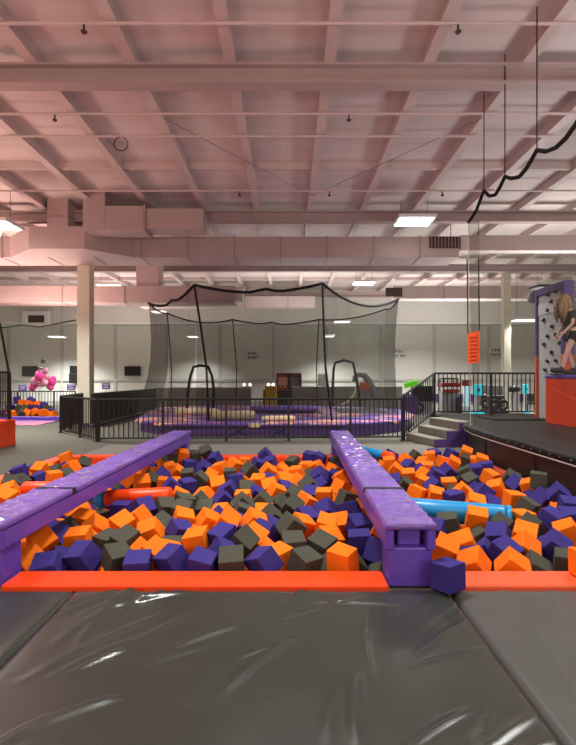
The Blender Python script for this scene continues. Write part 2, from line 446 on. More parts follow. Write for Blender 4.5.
def mat_ridges(x0, x1, n):
    R = []
    for k in range(n):
        R.append((rn.uniform(x0, x1), 3.72 - 2.6 * rn.random() ** 1.8, rn.gauss(.85, .3), rn.uniform(.25, .9), rn.uniform(.010, .028), rn.uniform(.006, .017)))
    return R
wavy_mat('floor_mat', -1.55, 1.17, .3, 3.76, .04, M['mat'], 'shiny creased black vinyl mat in front of the border between the purple beams', mat_ridges(-1.4, 1.1, 44))
wavy_mat('floor_mat', -4.6, -1.552, .3, 3.76, .04, M['mat'], 'black vinyl mat in front of the post of the long purple beam', mat_ridges(-3.4, -1.7, 8))
wavy_mat('floor_mat', 1.176, 3.6, .3, 3.76, .04, M['mat_grey'], 'smooth grey vinyl mat beside the stray purple cube', mat_ridges(1.4, 3.2, 5))
def pad(x0, x1, y0, y1, z0, z1, m, label, b=.025):
    return tag(obj('border_pad', box(B(), x0, x1, y0, y1, z0, z1, b, 3), M[m]), label, 'border pad', 'padded borders of the foam pit')
pad(-2.12, .745, 3.80, 4.10, .0, .055, 'orange_vinyl', 'bright orange border pad along the front of the pit between both beams')
pad(1.10, 3.62, 3.80, 4.10, .0, .055, 'coral_vinyl', 'faded coral border pad along the front of the pit beside the stage')
pad(-4.5, -2.50, 3.80, 4.10, .0, .055, 'orange_vinyl', 'orange border pad in front of the pit outside the long beam')
pad(-4.5, 3.62, 10.20, 10.50, -.2, .03, 'orange_vinyl', 'orange border pad along the far edge of the pit')
pad(-4.60, -4.34, 4.11, 10.19, -.2, .03, 'coral_vinyl', 'coral border pad down the outer side of the pit near the low orange block')
pad(3.47, 3.62, 4.11, 10.19, -.2, .05, 'coral_vinyl', 'coral border pad at the foot of the black stage wall')
tag(obj('floor_strip', box(B(), -4.2, 3.3, 10.55, 12.2, 0, .012), M['woven']), 'pale grey woven floor strip between the pit and the black railing', 'floor mat')

# ------------------------------------------------------------------ padded beams
def make_beam(loc, label):
    t = thing('balance_beam', label, 'balance beam', loc, -math.atan2(.13, 6.8))
    L = 6.75
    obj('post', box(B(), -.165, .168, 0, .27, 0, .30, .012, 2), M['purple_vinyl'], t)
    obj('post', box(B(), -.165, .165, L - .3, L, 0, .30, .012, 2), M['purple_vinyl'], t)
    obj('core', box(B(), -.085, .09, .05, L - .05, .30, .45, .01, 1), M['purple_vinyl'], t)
    for s in (-1, 1):
        x0, x1 = (-.188, -.12) if s < 0 else (.122, .19)
        bm = box(B(), x0, x1, -.025, L, .285, .440, .018, 3)
        obj('side_flap', bm, M['purple_vinyl'], t)
    for (y0, y1) in ((-.05, 1.17), (1.22, 3.0), (3.01, L + .02)):
        prof = [(-.192, .45), (-.192, .478), (-.186, .490)] + [(-.178 + .358 * i / 27, .495) for i in range(28)] + [(.188, .490), (.194, .478), (.194, .45)]
        ny = int((y1 - y0) / .012)
        ys = np.linspace(y0, y1, ny)
        RG = [(rn.uniform(-.17, .17), rn.uniform(y0, y1), rn.gauss(.15, .6), rn.uniform(.06, .22), rn.uniform(.007, .015), rn.uniform(.004, .010)) for _ in range(int(62 * (y1 - y0)))]
        px_ = np.array([q[0] for q in prof]); pz_ = np.array([q[1] for q in prof])
        gx, gy = np.meshgrid(px_, ys)
        gz = np.broadcast_to(pz_, gx.shape) + np.where(np.broadcast_to(pz_, gx.shape) > .4899, creases(gx, gy, RG), 0)
        gz = gz - np.where(np.minimum(gy - y0, y1 - gy) < .004, .006, 0) * (np.broadcast_to(pz_, gx.shape) > .46)
        bm = B(); n_ = len(prof)
        bv = [bm.verts.new(v) for v in np.stack([gx.ravel(), gy.ravel(), gz.ravel()], 1).tolist()]
        for j in range(ny - 1):
            for i in range(n_ - 1): bm.faces.new((bv[j * n_ + i], bv[j * n_ + i + 1], bv[(j + 1) * n_ + i + 1], bv[(j + 1) * n_ + i]))
            bm.faces.new((bv[j * n_ + n_ - 1], bv[j * n_], bv[(j + 1) * n_], bv[(j + 1) * n_ + n_ - 1]))
        bm.faces.new(bv[:n_]); bm.faces.new(bv[(ny - 1) * n_:][::-1])
        bmesh.ops.recalc_face_normals(bm, faces=bm.faces[:])
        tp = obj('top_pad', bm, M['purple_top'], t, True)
        bm = B()
        for s in (-1, 1):
            tube(bm, [(s * .193, y0 + .02, .456), (s * .193, y1 - .02, .456)], .006, 6)
        obj('piping', bm, M['purple_vinyl'], tp)
    obj('strap', box(B(), -.196, .198, 1.16, 1.235, .44, .4985, .004, 1), M['rope'], t)
    obj('floor_plate', box(B(), -.15, .15, -.01, .3, -.001, .012), M['rope'], t)
    return t
make_beam((.92, 3.9, 0), 'purple padded beam over the pit, its open front end standing beside stray purple cube')
make_beam((-2.32, 3.9, 0), 'long purple padded beam slanting over the pit, its post cut by photo edge')

# ------------------------------------------------------------------ padded tubes
def foam_tube(p, q, r, parts, label):
    p, q = Vector(p), Vector(q)
    t = thing('foam_tube', label, 'padded tube', p)
    d = q - p
    def roll(a, b, m, nm, rr=r, caps=.02):
        A, Bv = d * a, d * b
        u = d.normalized()
        pts = [A, A + u * caps, A + u * caps * 2, Bv - u * caps * 2, Bv - u * caps, Bv]
        bm = tube(B(), pts, [rr * .72, rr * .95, rr, rr, rr * .95, rr * .72], 24)
        o = obj(nm, bm, m, t, smooth=True)
    for a, b, m, nm in parts: roll(a, b, M[m], nm)
    return t

T = [[-2.37, 6.45, 0.07, -1.403, 6.2, 0.171, 0.105], [-3.485, 6.8, 0.12, -2.973, 6.8, 0.12, 0.1], [1.289, 5.95, 0.084, 2.405, 5.6, 0.074, 0.125], [1.379, 9.9, 0.201, 1.907, 9.3, 0.15, 0.085]]
for (a, parts, lab) in ((T[0], ((0, .10, 'blue_vinyl', 'blue_end'), (.125, 1, 'orange_vinyl', 'orange_sleeve')), 'orange padded tube with a blue end lying under the long purple beam'),
                        (T[1], ((0, 1, 'orange_vinyl', 'orange_sleeve'),), 'short orange padded tube outside the long purple beam'),
                        (T[2], ((0, .97, 'blue_vinyl', 'blue_sleeve'), (.975, 1, 'blue_vinyl', 'end_cap')), 'bright blue padded tube beside the beam on stage side of the pit'),
                        (T[3], ((0, .68, 'blue_vinyl', 'blue_sleeve'), (.69, 1, 'orange_vinyl', 'orange_end')), 'small blue tube with orange end at the far end of the pit')):
    foam_tube(a[:3], a[3:6], a[6], parts, lab)

CUBES = [
('p', -4.21, 8.1, 0.099, 0.147, -0.311, 0.165, 'purple foam cube, second purple from photo edge, beside coral border outside long beam', 'foam cubes in the big pit'),
('g', -4.002, 7.416, 0.067, 0.673, 0.347, 0.461, 'dark grey foam cube, first dark grey from photo edge, beside coral border outside long beam', 'foam cubes in the big pit'),
('p', -4.229, 8.609, 0.03, 0.093, -0.103, -0.134, 'purple foam cube, first purple from photo edge, far corner outside long beam', 'foam cubes in the big pit'),
('o', -4.211, 8.31, -0.038, 0.626, 0.388, -0.51, 'orange foam cube, second orange from photo edge, beside coral border outside long beam', 'foam cubes in the big pit'),
('o', -4.049, 8.441, 0.076, 0.559, 0.063, -0.232, 'orange foam cube, third orange from photo edge, beside coral border outside long beam', 'foam cubes in the big pit'),
('o', -4.213, 9.078, -0.035, 0.311, 0.007, -0.383, 'orange foam cube, first orange from photo edge, far corner outside long beam', 'foam cubes in the big pit'),
('o', -4.21, 9.816, 0.061, 0.093, -0.348, 0.143, 'orange foam cube, second orange from photo edge, far corner outside long beam', 'foam cubes in the big pit'),
('o', -3.689, 8.83, 0.06, 0.281, -0.37, -0.541, 'orange foam cube, third orange from photo edge, far corner outside long beam', 'foam cubes in the big pit'),
('g', -3.677, 9.318, 0.03, 0.749, 0.348, 0.391, 'dark grey foam cube, second dark grey from photo edge, far corner outside long beam', 'foam cubes in the big pit'),
('g', -3.938, 8.793, -0.022, 0.742, -0.339, -0.104, 'dark grey foam cube, first dark grey from photo edge, far corner outside long beam', 'foam cubes in the big pit'),
('p', -3.949, 9.07, -0.049, 0.544, -0.641, -0.88, 'purple foam cube, second purple from photo edge, far corner outside long beam', 'foam cubes in the big pit'),
('p', -3.93, 8.194, -0.017, 0.36, -0.05, -0.748, 'purple foam cube, third purple from photo edge, beside coral border outside long beam', 'foam cubes in the big pit'),
('o', -3.627, 8.014, 0.03, 0.087, -0.0, 0.698, 'orange foam cube, fourth orange from photo edge, beside coral border outside long beam', 'foam cubes in the big pit'),
('g', -3.653, 8.546, -0.04, 0.439, 0.02, 0.665, 'dark grey foam cube, fourth dark grey from photo edge, beside coral border outside long beam', 'foam cubes in the big pit'),
('g', -4.0, 7.684, -0.02, 0.238, -0.753, -0.169, 'dark grey foam cube, second dark grey from photo edge, beside coral border outside long beam', 'foam cubes in the big pit'),
('o', -3.737, 6.948, 0.061, 0.382, -0.408, 0.191, 'orange foam cube, second orange from photo edge, front end outside long beam', 'foam cubes in the big pit'),
('o', -3.587, 6.623, 0.03, 0.384, 0.206, -0.344, 'orange foam cube, first orange from photo edge, front end outside long beam', 'foam cubes in the big pit'),
('g', -4.081, 7.907, -0.018, 0.003, 0.519, -0.203, 'dark grey foam cube, third dark grey from photo edge, beside coral border outside long beam', 'foam cubes in the big pit'),
('o', -4.185, 7.501, -0.044, 0.225, 0.586, -0.417, 'orange foam cube, first orange from photo edge, beside coral border outside long beam', 'foam cubes in the big pit'),
('p', -3.75, 7.211, -0.051, 0.603, 0.182, 0.139, 'purple foam cube, first purple from photo edge, beside coral border outside long beam', 'foam cubes in the big pit'),
('o', -2.05, 10.009, 0.089, 0.356, 0.196, 0.421, 'tilted orange foam cube, first orange from long beam, last row between beams', 'foam cubes in the big pit'),
('g', -2.237, 9.852, 0.036, -0.041, 0.12, 0.883, 'dark grey foam cube, fourth dark grey from photo edge, far corner outside long beam', 'foam cubes in the big pit'),
('g', -2.424, 10.018, 0.011, 0.619, -0.178, -0.114, 'dark grey foam cube, third dark grey from photo edge, far corner outside long beam', 'foam cubes in the big pit'),
('o', -2.37, 9.36, 0.026, 0.01, 0.744, 0.166, 'orange foam cube, fourth orange from photo edge, far corner outside long beam', 'foam cubes in the big pit'),
('o', -2.027, 8.806, 0.03, 0.177, -0.137, 0.499, 'flat orange foam cube, third orange from long beam, sixth row between beams', 'foam cubes in the big pit'),
('o', -1.795, 8.435, 0.03, 0.547, 0.622, 0.516, 'corner-up orange foam cube, fifth orange from long beam, sixth row between beams', 'foam cubes in the big pit'),
('p', -1.744, 9.106, 0.03, 0.149, 0.094, 0.793, 'flat purple foam cube, first purple from long beam, last row between beams', 'foam cubes in the big pit'),
('p', -2.42, 9.113, -0.03, 0.688, 0.109, -0.1, 'purple foam cube, third purple from photo edge, far corner outside long beam', 'foam cubes in the big pit'),
('o', -2.267, 8.257, 0.031, 0.519, -0.084, -0.343, 'orange foam cube, seventh orange from photo edge, beside coral border outside long beam', 'foam cubes in the big pit'),
('o', -2.465, 8.454, -0.053, 0.334, -0.389, -0.679, 'orange foam cube, sixth orange from photo edge, beside coral border outside long beam', 'foam cubes in the big pit'),
('o', -2.521, 8.225, -0.03, 0.09, 0.733, -0.092, 'orange foam cube, fifth orange from photo edge, beside coral border outside long beam', 'foam cubes in the big pit'),
('g', -2.101, 7.875, 0.029, 0.709, 0.493, 0.447, 'corner-up dark grey foam cube, first dark grey from long beam, sixth row between beams', 'foam cubes in the big pit'),
('o', -2.166, 8.546, -0.04, 0.626, 0.209, -0.165, 'edge-up orange foam cube, first orange from long beam, sixth row between beams', 'foam cubes in the big pit'),
('p', -1.976, 8.117, 0.035, 0.718, 0.565, -0.141, 'corner-up purple foam cube, first purple from long beam, sixth row between beams', 'foam cubes in the big pit'),
('o', -1.766, 8.043, -0.091, 0.437, -0.047, -0.165, 'tilted orange foam cube, fourth orange from long beam, sixth row between beams', 'foam cubes in the big pit'),
('p', -1.63, 7.238, 0.051, 0.149, 0.685, 0.413, 'edge-up purple foam cube, second purple from long beam, fifth row between beams', 'foam cubes in the big pit'),
('p', -1.449, 7.432, 0.021, 0.158, -0.027, 0.743, 'flat purple foam cube, third purple from long beam, fifth row between beams', 'foam cubes in the big pit'),
('g', -1.571, 8.156, 0.038, 0.266, -0.135, 0.073, 'tilted dark grey foam cube, second dark grey from long beam, sixth row between beams', 'foam cubes in the big pit'),
('o', -2.146, 7.597, 0.034, 0.58, -0.004, 0.506, 'edge-up orange foam cube, first orange from long beam, fifth row between beams', 'foam cubes in the big pit'),
('o', -1.864, 7.804, -0.027, 0.105, 0.109, 0.105, 'flat orange foam cube, second orange from long beam, sixth row between beams', 'foam cubes in the big pit'),
('g', -2.037, 6.629, 0.022, 0.179, -0.206, 0.574, 'tilted dark grey foam cube, only dark grey by long beam, fifth row between beams', 'foam cubes in the big pit'),
('o', -1.37, 6.565, 0.062, 0.096, 0.435, 0.302, 'tilted orange foam cube, first orange from long beam, fourth row between beams', 'foam cubes in the big pit'),
('g', -1.422, 5.981, 0.066, 0.442, 0.158, 0.598, 'tilted dark grey foam cube, first dark grey from long beam, fourth row between beams', 'foam cubes in the big pit'),
('g', -1.18, 5.836, 0.076, 0.35, 0.049, -0.157, 'tilted dark grey foam cube, second dark grey from long beam, fourth row between beams', 'foam cubes in the big pit'),
('p', -1.696, 7.437, -0.071, 0.018, -0.2, 0.391, 'flat purple foam cube, first purple from long beam, fifth row between beams', 'foam cubes in the big pit'),
('p', -1.633, 5.894, 0.086, 0.116, 0.73, -0.661, 'edge-up purple foam cube, second purple from long beam, fourth row between beams', 'foam cubes in the big pit'),
('p', -1.946, 6.025, 0.03, 0.045, 0.017, -0.042, 'flat purple foam cube, first purple from long beam, fourth row between beams', 'foam cubes in the big pit'),
('g', -1.24, 6.211, 0.077, 0.243, 0.137, 0.62, 'tilted dark grey foam cube, third dark grey from long beam, fourth row between beams', 'foam cubes in the big pit'),
('g', -1.789, 10.01, 0.066, 0.249, 0.029, 0.295, 'tilted dark grey foam cube, first dark grey from long beam, last row between beams', 'foam cubes in the big pit'),
('g', -1.568, 9.929, 0.17, 0.712, -0.433, 0.069, 'edge-up dark grey foam cube, second dark grey from long beam, last row between beams', 'foam cubes in the big pit'),
('p', -1.37, 9.702, 0.06, 0.551, -0.301, -0.529, 'edge-up purple foam cube, third purple from long beam, last row between beams', 'foam cubes in the big pit'),
('p', -1.447, 8.904, 0.03, 0.737, 0.548, 0.605, 'corner-up purple foam cube, second purple from long beam, last row between beams', 'foam cubes in the big pit'),
('o', -1.136, 8.638, 0.06, 0.181, -0.258, -0.308, 'tilted orange foam cube, seventh orange from long beam, sixth row between beams', 'foam cubes in the big pit'),
('o', -0.943, 9.033, 0.06, 0.551, 0.301, 0.878, 'edge-up orange foam cube, second orange from long beam, last row between beams', 'foam cubes in the big pit'),
('o', -0.82, 9.853, -0.04, 0.029, 0.027, 0.006, 'flat orange foam cube, third orange from long beam, last row between beams', 'foam cubes in the big pit'),
('g', -0.628, 8.542, 0.06, 0.443, 0.649, 0.803, 'edge-up dark grey foam cube, second dark grey from open-ended beam, sixth row between beams', 'foam cubes in the big pit'),
('p', -0.445, 10.0, 0.091, 0.394, 0.83, 0.293, 'edge-up purple foam cube, fifth purple from open-ended beam, last row between beams', 'foam cubes in the big pit'),
('p', -0.524, 9.033, 0.06, 0.37, 0.327, 0.473, 'tilted purple foam cube, sixth purple from open-ended beam, last row between beams', 'foam cubes in the big pit'),
('p', -0.322, 9.245, 0.06, 0.356, -0.196, -0.335, 'tilted purple foam cube, fourth purple from open-ended beam, last row between beams', 'foam cubes in the big pit'),
('g', -0.911, 8.261, 0.03, 0.149, -0.061, 0.018, 'flat dark grey foam cube, fourth dark grey from long beam, sixth row between beams', 'foam cubes in the big pit'),
('p', -0.783, 7.78, 0.03, -0.071, -0.118, -0.008, 'flat purple foam cube, second purple from long beam, sixth row between beams', 'foam cubes in the big pit'),
('o', -0.424, 7.557, 0.06, 0.315, -0.083, -0.236, 'tilted orange foam cube, seventh orange from open-ended beam, fifth row between beams', 'foam cubes in the big pit'),
('o', -0.317, 8.314, 0.074, 0.418, 0.569, 0.409, 'edge-up orange foam cube, eighth orange from open-ended beam, sixth row between beams', 'foam cubes in the big pit'),
('o', -0.102, 8.493, 0.048, 0.212, 0.6, -0.316, 'edge-up orange foam cube, seventh orange from open-ended beam, sixth row between beams', 'foam cubes in the big pit'),
('o', -0.385, 8.539, -0.067, 0.288, -0.486, -0.611, 'tilted orange foam cube, ninth orange from open-ended beam, sixth row between beams', 'foam cubes in the big pit'),
('p', -0.298, 8.098, -0.038, 0.665, 0.091, -0.171, 'edge-up purple foam cube, fourth purple from open-ended beam, sixth row between beams', 'foam cubes in the big pit'),
('o', -0.26, 7.342, 0.023, 0.53, -0.281, 0.179, 'edge-up orange foam cube, sixth orange from open-ended beam, fifth row between beams', 'foam cubes in the big pit'),
('o', -0.068, 7.817, 0.036, 0.691, -0.011, 0.536, 'edge-up orange foam cube, sixth orange from open-ended beam, sixth row between beams', 'foam cubes in the big pit'),
('o', -0.152, 6.94, 0.037, 0.288, 0.42, 0.47, 'tilted orange foam cube, fifth orange from open-ended beam, fifth row between beams', 'foam cubes in the big pit'),
('g', -1.311, 7.704, 0.06, 0.227, 0.685, -0.03, 'edge-up dark grey foam cube, third dark grey from long beam, sixth row between beams', 'foam cubes in the big pit'),
('o', -0.985, 7.276, 0.06, 0.497, -0.185, 0.25, 'tilted orange foam cube, third orange from long beam, fifth row between beams', 'foam cubes in the big pit'),
('o', -1.084, 6.696, 0.044, 0.557, -0.33, -0.723, 'edge-up orange foam cube, second orange from long beam, fifth row between beams', 'foam cubes in the big pit'),
('p', -0.817, 7.064, 0.037, 0.201, -0.514, -0.1, 'tilted purple foam cube, fourth purple from long beam, fifth row between beams', 'foam cubes in the big pit'),
('p', -0.82, 6.534, 0.033, 0.337, 0.67, 0.563, 'edge-up purple foam cube, fourth purple from long beam, fourth row between beams', 'foam cubes in the big pit'),
('g', -0.587, 7.189, 0.022, 0.525, 0.075, 0.218, 'tilted dark grey foam cube, third dark grey from open-ended beam, fifth row between beams', 'foam cubes in the big pit'),
('o', -0.567, 6.62, 0.034, 0.124, -0.101, -0.051, 'flat orange foam cube, eighth orange from open-ended beam, fifth row between beams', 'foam cubes in the big pit'),
('p', -0.422, 6.835, 0.022, 0.354, 0.565, 0.323, 'edge-up purple foam cube, third purple from open-ended beam, fifth row between beams', 'foam cubes in the big pit'),
('g', -0.311, 6.318, 0.061, 0.279, 0.714, 0.011, 'edge-up dark grey foam cube, fourth dark grey from open-ended beam, fourth row between beams', 'foam cubes in the big pit'),
('g', -0.541, 6.117, 0.078, 0.279, 0.714, 0.324, 'edge-up dark grey foam cube, sixth dark grey from open-ended beam, fourth row between beams', 'foam cubes in the big pit'),
('o', -0.782, 6.103, -0.024, 0.415, -0.245, -0.453, 'tilted orange foam cube, second orange from long beam, fourth row between beams', 'foam cubes in the big pit'),
('g', -0.109, 6.428, -0.008, 0.732, 0.725, 0.188, 'corner-up dark grey foam cube, third dark grey from open-ended beam, fourth row between beams', 'foam cubes in the big pit'),
('p', -0.047, 7.189, 0.031, 0.475, 0.18, 0.64, 'tilted purple foam cube, second purple from open-ended beam, fifth row between beams', 'foam cubes in the big pit'),
('g', -1.0, 6.233, -0.02, 0.393, -0.063, -0.02, 'tilted dark grey foam cube, fifth dark grey from long beam, fourth row between beams', 'foam cubes in the big pit'),
('o', -0.273, 6.116, -0.021, 0.141, -0.039, -0.084, 'flat orange foam cube, third orange from open-ended beam, fourth row between beams', 'foam cubes in the big pit'),
('g', -1.118, 6.455, 0.018, 0.185, -0.697, -0.28, 'edge-up dark grey foam cube, fourth dark grey from long beam, fourth row between beams', 'foam cubes in the big pit'),
('o', -1.258, 8.443, -0.038, 0.712, 0.421, -0.112, 'edge-up orange foam cube, sixth orange from long beam, sixth row between beams', 'foam cubes in the big pit'),
('p', 0.404, 9.947, 0.06, 0.177, 0.172, -0.318, 'tilted purple foam cube, third purple from open-ended beam, last row between beams', 'foam cubes in the big pit'),
('p', 0.6, 9.702, 0.06, 0.186, 0.344, -0.373, 'tilted purple foam cube, second purple from open-ended beam, last row between beams', 'foam cubes in the big pit'),
('g', 0.091, 9.428, 0.03, 0.422, -0.03, -0.623, 'tilted dark grey foam cube, second dark grey from open-ended beam, last row between beams', 'foam cubes in the big pit'),
('o', 0.145, 8.287, 0.058, 0.213, -0.171, -0.299, 'tilted orange foam cube, fourth orange from open-ended beam, sixth row between beams', 'foam cubes in the big pit'),
('o', 0.306, 8.928, 0.026, 0.119, -0.066, -0.211, 'flat orange foam cube, only orange by open-ended beam, last row between beams', 'foam cubes in the big pit'),
('o', 0.485, 8.737, 0.063, 0.382, -0.408, -0.681, 'tilted orange foam cube, third orange from open-ended beam, sixth row between beams', 'foam cubes in the big pit'),
('p', 0.489, 8.009, 0.064, 0.776, 0.61, 0.421, 'corner-up purple foam cube, third purple from open-ended beam, sixth row between beams', 'foam cubes in the big pit'),
('g', 0.344, 8.46, -0.04, 0.495, -0.444, -0.028, 'corner-up dark grey foam cube, first dark grey from open-ended beam, sixth row between beams', 'foam cubes in the big pit'),
('g', 0.295, 7.295, 0.058, 0.547, 0.622, 0.778, 'corner-up dark grey foam cube, first dark grey from open-ended beam, fifth row between beams', 'foam cubes in the big pit'),
('o', 0.177, 7.632, 0.03, 0.398, 0.489, 0.719, 'edge-up orange foam cube, fourth orange from open-ended beam, fifth row between beams', 'foam cubes in the big pit'),
('o', 0.043, 8.089, -0.035, 0.083, -0.015, 0.062, 'flat orange foam cube, fifth orange from open-ended beam, sixth row between beams', 'foam cubes in the big pit'),
('o', 0.762, 8.672, 0.023, 0.37, 0.327, 0.822, 'tilted orange foam cube, second orange from open-ended beam, sixth row between beams', 'foam cubes in the big pit'),
('p', 0.721, 8.159, 0.009, 0.192, 0.429, -0.268, 'tilted purple foam cube, first purple from open-ended beam, sixth row between beams', 'foam cubes in the big pit'),
('o', 0.821, 7.858, 0.06, 0.205, -0.549, -0.458, 'edge-up orange foam cube, first orange from open-ended beam, sixth row between beams', 'foam cubes in the big pit'),
('o', 0.747, 7.285, 0.03, 0.192, 0.429, 0.779, 'tilted orange foam cube, second orange from open-ended beam, fifth row between beams', 'foam cubes in the big pit'),
('p', 0.497, 7.784, -0.036, 0.598, -0.521, 0.168, 'corner-up purple foam cube, second purple from open-ended beam, sixth row between beams', 'foam cubes in the big pit'),
('o', 0.46, 6.604, 0.06, 0.105, -0.035, -0.144, 'flat orange foam cube, third orange from open-ended beam, fifth row between beams', 'foam cubes in the big pit'),
('g', 0.735, 6.441, 0.06, 0.093, 0.348, 0.38, 'tilted dark grey foam cube, first dark grey from open-ended beam, fourth row between beams', 'foam cubes in the big pit'),
('p', 0.311, 7.057, -0.019, 0.529, -0.006, -0.225, 'tilted purple foam cube, first purple from open-ended beam, fifth row between beams', 'foam cubes in the big pit'),
('o', 0.222, 6.307, 0.054, 0.382, 0.408, 0.769, 'tilted orange foam cube, second orange from open-ended beam, fourth row between beams', 'foam cubes in the big pit'),
('g', 0.064, 6.66, 0.06, 0.535, 0.592, -0.03, 'corner-up dark grey foam cube, second dark grey from open-ended beam, fifth row between beams', 'foam cubes in the big pit'),
('g', 0.057, 6.072, 0.066, 0.66, 0.618, -0.101, 'corner-up dark grey foam cube, second dark grey from open-ended beam, fourth row between beams', 'foam cubes in the big pit'),
('p', 0.443, 6.025, 0.03, 0.776, -0.552, -0.439, 'corner-up purple foam cube, second purple from open-ended beam, fourth row between beams', 'foam cubes in the big pit'),
('p', 0.703, 5.939, 0.057, 0.015, -0.389, -0.744, 'tilted purple foam cube, first purple from open-ended beam, fourth row between beams', 'foam cubes in the big pit'),
('o', 0.873, 6.113, 0.003, 0.398, 0.489, 0.544, 'edge-up orange foam cube, first orange from open-ended beam, fourth row between beams', 'foam cubes in the big pit'),
('o', 0.93, 6.865, -0.04, 0.132, 0.104, -0.381, 'flat orange foam cube, first orange from open-ended beam, fifth row between beams', 'foam cubes in the big pit'),
('p', 0.944, 9.204, -0.04, 0.468, -0.477, -0.953, 'edge-up purple foam cube, first purple from open-ended beam, last row between beams', 'foam cubes in the big pit'),
('g', 0.906, 9.971, -0.04, 0.016, -0.297, 0.275, 'tilted dark grey foam cube, first dark grey from open-ended beam, last row between beams', 'foam cubes in the big pit'),
('g', 1.526, 9.412, 0.023, 0.42, 0.452, 0.881, 'edge-up dark grey foam cube, only dark grey by open-ended beam, last row on stage side', 'foam cubes in the big pit'),
('o', 1.758, 9.773, 0.03, 0.301, -0.124, -0.102, 'tilted orange foam cube, first orange from open-ended beam, last row on stage side', 'foam cubes in the big pit'),
('o', 1.601, 8.806, 0.03, 0.245, 0.77, 0.347, 'edge-up orange foam cube, first orange from open-ended beam, sixth row on stage side', 'foam cubes in the big pit'),
('p', 1.992, 10.0, 0.071, 0.031, 0.473, 0.131, 'tilted purple foam cube, first purple from open-ended beam, last row on stage side', 'foam cubes in the big pit'),
('o', 1.79, 9.157, 0.071, 0.176, -0.103, -0.106, 'flat orange foam cube, second orange from open-ended beam, last row on stage side', 'foam cubes in the big pit'),
('o', 1.765, 8.45, 0.06, 0.328, 0.637, -0.15, 'edge-up orange foam cube, second orange from open-ended beam, sixth row on stage side', 'foam cubes in the big pit'),
('o', 2.179, 9.468, 0.06, 0.418, 0.569, 0.584, 'edge-up orange foam cube, eighth orange from stage wall, last row on stage side', 'foam cubes in the big pit'),
('g', 2.453, 9.948, 0.059, 0.227, 0.685, 0.406, 'edge-up dark grey foam cube, third dark grey from stage wall, last row on stage side', 'foam cubes in the big pit'),
('o', 2.699, 9.838, 0.074, 0.177, -0.137, -0.199, 'flat orange foam cube, fifth orange from stage wall, last row on stage side', 'foam cubes in the big pit'),
('p', 2.848, 10.056, 0.088, 0.297, -0.114, 0.227, 'tilted purple foam cube, second purple from stage wall, last row on stage side', 'foam cubes in the big pit'),
('o', 2.433, 9.318, 0.03, 0.614, -0.175, -0.858, 'edge-up orange foam cube, seventh orange from stage wall, last row on stage side', 'foam cubes in the big pit'),
('g', 2.783, 9.678, -0.118, 0.576, -0.248, 0.041, 'edge-up dark grey foam cube, second dark grey from stage wall, last row on stage side', 'foam cubes in the big pit'),
('p', 2.09, 9.004, 0.03, 0.525, 0.008, -0.916, 'tilted purple foam cube, second purple from open-ended beam, last row on stage side', 'foam cubes in the big pit'),
('o', 1.877, 8.019, 0.06, 0.317, -0.132, -0.253, 'tilted orange foam cube, third orange from open-ended beam, sixth row on stage side', 'foam cubes in the big pit'),
('p', 2.183, 8.507, 0.024, 0.743, 0.557, 0.89, 'corner-up purple foam cube, fifth purple from stage wall, sixth row on stage side', 'foam cubes in the big pit'),
('o', 2.411, 8.904, 0.03, 0.278, -0.034, -0.385, 'tilted orange foam cube, sixth orange from stage wall, last row on stage side', 'foam cubes in the big pit'),
('o', 2.17, 8.224, 0.021, 0.227, 0.685, 0.668, 'edge-up orange foam cube, third orange from stage wall, sixth row on stage side', 'foam cubes in the big pit'),
('p', 2.291, 7.99, 0.064, 0.23, 0.426, 0.01, 'tilted purple foam cube, fourth purple from stage wall, sixth row on stage side', 'foam cubes in the big pit'),
('p', 2.571, 8.36, 0.06, 0.518, 0.547, 0.549, 'corner-up purple foam cube, third purple from stage wall, sixth row on stage side', 'foam cubes in the big pit'),
('o', 2.939, 9.191, 0.066, 0.398, 0.489, -0.155, 'edge-up orange foam cube, third orange from stage wall, last row on stage side', 'foam cubes in the big pit'),
('p', 3.153, 10.0, 0.091, 0.278, 0.336, 0.443, 'tilted purple foam cube, first purple from stage wall, last row on stage side', 'foam cubes in the big pit'),
('o', 2.836, 9.434, 0.044, 0.069, 0.253, 0.189, 'tilted orange foam cube, fourth orange from stage wall, last row on stage side', 'foam cubes in the big pit'),
('g', 3.258, 9.463, 0.06, 0.278, 0.336, -0.255, 'tilted dark grey foam cube, first dark grey from stage wall, last row on stage side', 'foam cubes in the big pit'),
('o', 3.324, 9.638, 0.182, 0.37, 0.327, -0.4, 'tilted orange foam cube, second orange from stage wall, last row on stage side', 'foam cubes in the big pit'),
('o', 3.338, 9.135, 0.096, 0.177, -0.172, -0.205, 'tilted orange foam cube, first orange from stage wall, last row on stage side', 'foam cubes in the big pit'),
('g', 2.904, 8.435, 0.03, 0.201, -0.514, -0.449, 'tilted dark grey foam cube, second dark grey from stage wall, sixth row on stage side', 'foam cubes in the big pit'),
('p', 3.11, 8.609, 0.031, 0.183, -0.102, -0.027, 'flat purple foam cube, second purple from stage wall, sixth row on stage side', 'foam cubes in the big pit'),
('g', 2.739, 7.78, 0.03, 0.382, -0.408, 0.191, 'tilted dark grey foam cube, first dark grey from stage wall, sixth row on stage side', 'foam cubes in the big pit'),
('o', 2.313, 6.833, 0.06, 0.233, 0.719, -0.02, 'edge-up orange foam cube, third orange from stage wall, fifth row on stage side', 'foam cubes in the big pit'),
('p', 2.593, 7.111, -0.0, 0.702, 0.476, 0.663, 'corner-up purple foam cube, fifth purple from stage wall, fifth row on stage side', 'foam cubes in the big pit'),
('o', 2.321, 7.457, 0.024, 0.16, -0.081, -0.137, 'flat orange foam cube, fourth orange from stage wall, fifth row on stage side', 'foam cubes in the big pit'),
